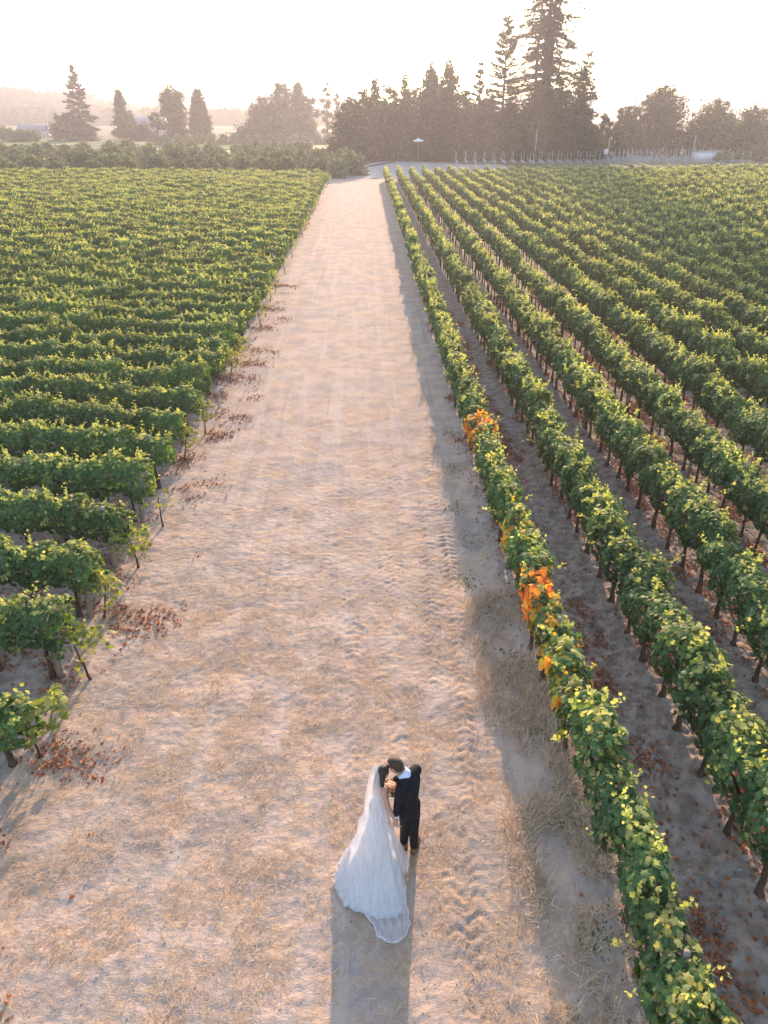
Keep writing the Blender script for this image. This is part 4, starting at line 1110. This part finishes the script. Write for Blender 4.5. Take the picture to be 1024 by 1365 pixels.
jk = [cap_chain([(.475, 6.93, 1.36), (.475, 6.92, 1.20), (.485, 6.91, 1.02), (.495, 6.91, .86)], [.135, .140, .122, .128], 20),
      cap_chain([(.590, 7.06, 1.415), (.48, 6.94, 1.43), (.385, 6.80, 1.375)], [.074, .085, .074], 14),
      cap_chain([(.53, 6.99, 1.33), (.53, 6.98, 1.08)], [.115, .10], 14), cap_chain([(.43, 6.85, 1.31), (.44, 6.86, 1.08)], [.112, .09], 14),
      cap_chain([(.592, 7.065, 1.41), (.575, 7.14, 1.29), (.52, 7.20, 1.19), (.33, 7.17, 1.135)], [.070, .060, .052, .042], 14),
      cap_chain([(.380, 6.790, 1.375), (.352, 6.757, 1.27), (.332, 6.742, 1.12), (.318, 6.738, .97)], [.072, .060, .053, .043], 14),
      cap_chain([(.43, 6.85, .88), (.56, 6.95, .88)], [.095, .095], 14)]
jk = [(V, Q_) for V, Q_ in jk]
jo = fuse('jacket', gl(jk), .011, M_suit, G, 3)
for sgn in (-1, 1):   # lapels at the front of the jacket
    V, Q_ = merge([cap_chain([(.385 + .05 * sgn, 7.0 + .05 * sgn, 1.38), (.375 + .03 * sgn, 7.01, 1.15)], [.022, .012], 6)])
    link('lapel', mesh_np('lapel', V - GI, Q_, smooth=True, mats=[M_suit]), jo)
fuse('trousers', gl([cap_chain([(.560, 6.94, .90), (.572, 6.955, .66), (.572, 6.955, .42), (.578, 6.945, .10)], [.092, .080, .068, .058], 16),
     cap_chain([(.435, 6.87, .90), (.445, 6.94, .66), (.450, 7.0, .42), (.445, 7.02, .10)], [.088, .078, .068, .058], 16),
     cap_chain([(.44, 6.87, .94), (.555, 6.94, .94)], [.098, .098], 16)]), .011, M_suit, G, 2)
cV, cQ = tube([(.445, 6.945, 1.435), (.412, 6.953, 1.478), (.388, 6.96, 1.505)], [.100, .082, .074], 20, False)
link('shirt_collar', mesh_np('shirt_collar', cV - GI, cQ, smooth=True, mats=[M_shirt]), G).modifiers.new('t', 'SOLIDIFY').thickness = .012
V, Q_ = tube([(.318, 6.738, .965), (.316, 6.737, .925)], [.042, .040], 14); link('shirt_cuff', mesh_np('shirt_cuff', V - GI, Q_, smooth=True, mats=[M_shirt]), G)
for (x, y, a) in ((.585, 6.95, .35), (.45, 7.03, -.1)):
    d = np.array((math.sin(a), math.cos(a), 0)); p = np.array((x, y, 0))
    so = fuse('shoe', gl([cap_chain([p - d * .05 + (0, 0, .05), p + d * .06 + (0, 0, .045), p + d * .17 + (0, 0, .035)], [.045, .045, .036], 12), cap_chain([p + (0, 0, .05), p + (0, 0, .10)], [.043, .045], 12)]), .008, M_shoe, G)
    V, Q_ = merge([cap_chain([p - d * .06 + (0, 0, .01), p + d * .06 + (0, 0, .012), p + d * .18 + (0, 0, .01)], [.042, .048, .036], 12)]); V[:, 2] = np.clip(V[:, 2], -.01, .018)
    link('sole', mesh_np('sole', V - GI, Q_, mats=[M_dark]), so)
def hair_cap(T, Rm, s, extra, m, parent, orig, nm='hair'):
    P = [ell(T((0, -.018, .040)), (.084 * s, .098 * s, .090 * s), Rm), ell(T((0, -.055, .0)), (.074 * s, .058 * s, .082 * s), Rm), ell(T((0, .045, .085)), (.060 * s, .045 * s, .032 * s), Rm)] + extra
    return fuse(nm, [(V - orig, Q_) for V, Q_ in P], .007, m, parent, 1)
hair_cap(gT, gR, .99, [], M_hairg, G, GI)
def eyes(T, s, parent, orig):
    for k in (-1, 1):
        V, Q_ = ell(T((k * .030, .076, -.003)), (.011, .009, .009)); link('eye', mesh_np('eye', V - orig, Q_, smooth=True, mats=[M_eye]), parent)
    V, Q_ = ell(T((0, .091, -.052)), (.020, .008, .008)); link('lips', mesh_np('lips', V - orig, Q_, smooth=True, mats=[M_lip]), parent)
eyes(gT, 1, G, GI)

# bride
B0 = np.array((.06, 6.80, 0))
Bd = empty('person', tuple(B0)); tag(Bd, 'bride in a white tulle gown and long trailing veil, touching foreheads', 'person')
def bl(parts): return [(V - B0, Q_) for V, Q_ in parts]
bh, bT, bR = head((.150, 6.945, 1.505), (.86, .50), .93, pitch=.12)
b_rw, b_lw = (.300, 6.705, .915), (.30, 6.93, 1.20)
bb = bh + [cap_chain([(.14, 6.93, 1.46), (.125, 6.915, 1.38), (.11, 6.895, 1.30)], [.043, .046, .07]),
     cap_chain([(.105, 6.89, 1.27), (.085, 6.86, 1.10), (.075, 6.84, .95), (.07, 6.83, .80)], [.105, .092, .125, .13], 16),
     cap_chain([(.16, 6.825, 1.32), (.07, 6.96, 1.33)], [.048, .048], 12),
     cap_chain([(.12, 6.79, .85), (.12, 6.82, .45), (.13, 6.84, .06)], [.08, .05, .036]), cap_chain([(.03, 6.87, .85), (.03, 6.87, .45), (.04, 6.88, .06)], [.08, .05, .036]),
     cap_chain([(.158, 6.815, 1.315), (.175, 6.795, 1.22), (.215, 6.745, 1.08), (.262, 6.72, .99), b_rw], [.045, .040, .034, .031, .022], 12),
     cap_chain([(.06, 6.97, 1.32), (.13, 7.05, 1.12), b_lw], [.045, .034, .022], 12)]
bb += hand(b_rw, (.28, -.12, -.95), (.55, .75, 0), 1, .95, .35) + hand(b_lw, (1, .1, .15), (0, 0, 1), 1, .9, .9)
fuse('body', bl(bb), .0065, M_skin_b, Bd)
hc = [cap_chain([bT((0, -.07, .0)), (.085, 6.88, 1.40), (.092, 6.85, 1.29)], [.062, .052, .030], 12), cap_chain([bT((.045, -.03, .0)), (.138, 6.862, 1.40), (.150, 6.838, 1.31)], [.045, .034, .016], 12)]
hair_cap(bT, bR, .93, hc, M_hair, Bd, B0)
eyes(bT, .93, Bd, B0)

# gown: bodice rings then a flaring skirt whose hem follows the train on the ground
hem = [(-.45, 6.66), (-.49, 6.49), (-.44, 6.33), (-.31, 6.11), (-.19, 6.06), (-.07, 6.01), (.03, 5.97), (.12, 5.95), (.26, 5.97), (.37, 6.03), (.42, 6.31), (.39, 6.50), (.46, 6.64), (.47, 6.78), (.42, 6.95), (.30, 7.08), (.12, 7.16), (-.08, 7.12), (-.25, 7.0), (-.38, 6.84)]
hc_ = np.array((.03, 6.60)); hp_ = np.array(hem) - hc_
ha = np.arctan2(hp_[:, 1], hp_[:, 0]); hr_ = np.hypot(hp_[:, 0], hp_[:, 1]); od = np.argsort(ha); ha, hr_ = ha[od], hr_[od]
NPH = 160; ph_ = np.linspace(-math.pi, math.pi, NPH, endpoint=False)
Rh = np.interp(ph_, np.concatenate([[ha[-1] - 2 * math.pi], ha, [ha[0] + 2 * math.pi]]), np.concatenate([[hr_[-1]], hr_, [hr_[0]]]))
fold = .5 * np.sin(ph_ * 17 + 1) + .35 * np.sin(ph_ * 29 + 2 + 2 * np.sin(ph_ * 2)) + .25 * np.sin(ph_ * 47)
V = []
bod = [(1.285, .118, .100, (.112, 6.893)), (1.24, .120, .112, (.106, 6.886)), (1.15, .103, .094, (.094, 6.866)), (1.06, .104, .098, (.082, 6.85))]
for z, rx, ry, c in bod:
    for a in ph_: V.append((c[0] + rx * math.cos(a), c[1] + ry * math.sin(a), z))
NT = 44
for i in range(1, NT + 1):
    t = i / NT
    c = np.array((.082, 6.85)) * (1 - t) + hc_ * t
    for k, a in enumerate(ph_):
        ex = 1.18 + max(0, Rh[k] - .45) * 1.5
        r = .108 + (Rh[k] - .108) * t ** ex
        f = fold[k] * (.008 + .024 * t) * min(1, t * 3)
        rip = .006 * t ** 3 * math.sin(a * 41 + i * .3) + .006 * t * t * math.sin(a * 23 + i * .21)
        z = 1.06 * (1 - t) ** (1.0 + .25 * t) + .02 + .016 * t ** 4 * (1 + math.sin(a * 37 + i)) + float(.02 * fold[k] * t * t * (1 - t) * 4)
        V.append((c[0] + math.cos(a) * (r * (1 + f) + rip), c[1] + math.sin(a) * (r * (1 + f) + rip), max(z, .02)))
V = np.array(V); nr = len(V) // NPH
V[:, 2] = np.maximum(V[:, 2], height(V[:, 0], V[:, 1]) + .012)
Q_ = np.array([(i * NPH + k, (i + 1) * NPH + k, (i + 1) * NPH + (k + 1) % NPH, i * NPH + (k + 1) % NPH) for i in range(nr - 1) for k in range(NPH)])
dress = link('gown', mesh_np('gown', V - B0, Q_, smooth=True, mats=[M_gown]), Bd)
# loose tulle overlayer on the skirt
V2 = V[NPH * 8:].copy(); n2 = len(V2) // NPH; cc = np.array((.05, 6.72))
for i in range(n2):
    t = i / (n2 - 1); s_ = slice(i * NPH, (i + 1) * NPH); d = V2[s_, :2] - cc
    k = 1 + (.015 + .035 * t) + .020 * t * np.sin(ph_ * 17 + i * .10) + .012 * t * np.sin(ph_ * 37 + 1)
    V2[s_, :2] = cc + d * k[:, None]; V2[s_, 2] += .012 + .014 * t
V2[:, 2] = np.maximum(V2[:, 2], height(V2[:, 0], V2[:, 1]) + .012)
Q2 = np.array([(i * NPH + k, (i + 1) * NPH + k, (i + 1) * NPH + (k + 1) % NPH, i * NPH + (k + 1) % NPH) for i in range(n2 - 1) for k in range(NPH)])
link('skirt_tulle', mesh_np('skirt_tulle', V2 - B0, Q2, smooth=True, mats=[M_skirt]), dress)
# veil
rows_ = [((499, 1019), (508, 1018), 1.63, .02), ((494, 1030), (508, 1030), 1.55, .05), ((490, 1044), (507, 1044), 1.42, .07), ((487, 1060), (509, 1060), 1.26, .10), ((484, 1078), (513, 1078), 1.07, .13),
         ((476, 1102), (519, 1102), .84, .15), ((468, 1127), (525, 1127), .60, .15), ((464, 1152), (530, 1150), .38, .13), ((468, 1180), (536, 1178), .19, .10), ((480, 1206), (541, 1202), .085, .05), ((493, 1226), (546, 1222), .045, .02), ((505, 1248), (546, 1238), .03, .01), ((512, 1252), (538, 1250), .03, .0)]
NU = 48; NVV = 90
rl = np.array([gp(*r_[0], r_[2]) for r_ in rows_]); rr_ = np.array([gp(*r_[1], r_[2]) for r_ in rows_]); bu = np.array([r_[3] for r_ in rows_])
tt = np.linspace(0, len(rows_) - 1, NVV); xi = np.arange(len(rows_))
def crom(t, A):
    A = np.asarray(A, float); i = int(min(max(0, math.floor(t)), len(A) - 2)); f = t - i
    p0, p1, p2, p3 = A[max(i - 1, 0)], A[i], A[i + 1], A[min(i + 2, len(A) - 1)]
    return .5 * (2 * p1 + (p2 - p0) * f + (2 * p0 - 5 * p1 + 4 * p2 - p3) * f * f + (3 * p1 - p0 - 3 * p2 + p3) * f ** 3)
V = []
for i, t in enumerate(tt):
    a = crom(t, rl).copy(); b = crom(t, rr_).copy(); bl_ = float(crom(t, bu)); a[0] += .012 * math.sin(t * 5) * (t > 4); b[0] += .012 * math.sin(t * 6 + 1) * (t > 4)
    T_ = t / tt[-1]
    for k in range(NU):
        u = k / (NU - 1); p = a * (1 - u) + b * u; p[1] -= .06 * max(0, T_ - .8) * 5 * math.sin(math.pi * u) ** .8 + .008 * math.sin(u * 37) * T_ ** 4
        arch = math.sin(math.pi * u) ** .7
        rp = math.sin(u * 30 + 2 * math.sin(T_ * 4)) * .5 + math.sin(u * 53 + 1) * .35
        p = p + np.array((.004 * rp * T_ * 4, -bl_ * arch * .9, bl_ * arch * .35 + rp * .012 * (.3 + T_)))
        if T_ > .85: p[2] += .02 * abs(math.sin(u * 14 + t * 2))
        V.append(p)
V = np.array(V); V[:, 2] = np.maximum(V[:, 2], height(V[:, 0], V[:, 1]) + .014 + .008 * np.abs(np.sin(V[:, 0] * 60)))
Q_ = np.array([(i * NU + k, (i + 1) * NU + k, (i + 1) * NU + k + 1, i * NU + k + 1) for i in range(NVV - 1) for k in range(NU - 1)])
veil = link('veil', mesh_np('veil', V - B0, Q_, smooth=True, mats=[M_veil]), Bd)
e_ = [tuple(V[i * NU + NU - 1] - B0) for i in range(20, NVV)] + [tuple(V[(NVV - 1) * NU + k] - B0) for k in range(NU - 1, -1, -3)] + [tuple(V[i * NU] - B0) for i in range(NVV - 1, 50, -1)]
Ve, Qe = tube(e_, .0055, 5); link('veil_edging', mesh_np('veil_edging', Ve, Qe, smooth=True, mats=[M_lace]), veil)

# bouquet held between them
bq = empty('bouquet', (.235, 6.90, 1.25)); tag(bq, 'small bouquet of cream and peach roses held between bride and groom', 'bouquet')
M_cream = leafmat('cream_petals', .35, .6, 1, .2, (1.2, 1.1, .9))
def rose(p, r, colr, seed):
    g = random.Random(seed); parts = []
    Vc, Qc = ell((0, 0, 0), (r * .55, r * .55, r * .6), None, 8, 5); parts.append((Vc, Qc))
    for ring, (nn, rr, tilt) in enumerate(((4, .55, .3), (5, .8, .7), (6, 1.0, 1.1))):
        for k in range(nn):
            a = k * 6.283 / nn + ring * .5
            dx, dy = math.cos(a), math.sin(a); s = r * .55; z0 = r * (.5 - tilt * .45)
            c = np.array((dx * rr * r, dy * rr * r, z0)); tn = np.array((-dy, dx, 0)); up = np.array((dx * math.sin(tilt) * .6, dy * math.sin(tilt) * .6, math.cos(tilt)))
            q = np.array([c - tn * s - up * s, c + tn * s - up * s, c + tn * s * .8 + up * s, c - tn * s * .8 + up * s]); parts.append((q, np.array([[0, 1, 2, 3]])))
    Vr, Qr = merge(parts); return mesh_np('rose', Vr, Qr, np.tile(np.array(colr), (len(Vr), 1)), smooth=False, mats=[M_cream])
spots = [(0, 0, .06), (.055, .01, .045), (-.05, .0, .05), (.01, -.05, .03), (.01, .055, .04), (.05, -.045, .01), (-.045, -.045, .015), (.09, .03, .015), (-.08, .03, .01), (.0, -.085, -.01), (.08, -.02, -.02)]
for i, p in enumerate(spots):
    c = [(.85, .80, .70), (.88, .62, .44), (.86, .80, .70), (.80, .42, .22)][i % 4]
    o = link('rose', rose(p, .032, c, i), bq, loc=p); o.rotation_euler = (p[1] * -8, p[0] * 8, i)
for i in range(10):
    a = i * .63; P_ = np.array([[math.cos(a) * .085, math.sin(a) * .085, -.015 + .01 * (i % 3)]])
    v_, f_, c_ = leaves(P_, np.array([[math.cos(a) * .4, math.sin(a) * .4, 1.]]), np.array([[math.cos(a), math.sin(a), -.2]]), np.array([.085]), np.array([[.09, .15, .06]]), False)
    link('leaf', mesh_np('leaf', v_, f_, c_, mats=[M_cream]), bq)
V, Q_ = merge([tube([(math.cos(i) * .012, math.sin(i) * .012, .01), (math.cos(i) * .018, math.sin(i) * .018, -.12)], [.004, .004], 5) for i in range(6)])
link('stems', mesh_np('stems', V, Q_, mats=[mat('stem_green', (.06, .10, .04), .7)]), bq)
V, Q_ = tube([(0, 0, -.02), (0, 0, -.08)], [.026, .024], 12); link('ribbon', mesh_np('ribbon', V, Q_, smooth=True, mats=[M_lace]), bq)

# ---------------------------------------------------------------- haze
V, Qd = box((0, 850, 34), (8000, 2340, 72)); V[:, 2] = np.where(V[:, 2] > 30, 125, -3)
hz = link('haze', mesh_np('haze', V, Qd), kind='stuff')
m = bpy.data.materials.new('haze'); m.use_nodes = True; t = m.node_tree; t.nodes.remove(t.nodes['Principled BSDF'])
pv = t.nodes.new('ShaderNodeVolumePrincipled'); pv.inputs['Color'].default_value = (.57, .57, .62, 1); pv.inputs['Density'].default_value = .00085; pv.inputs['Anisotropy'].default_value = .48
t.links.new(pv.outputs[0], t.nodes['Material Output'].inputs['Volume']); hz.data.materials.append(m)

print('tris', sum(len(m.loops) - 2 * len(m.polygons) for m in bpy.data.meshes if m.users))
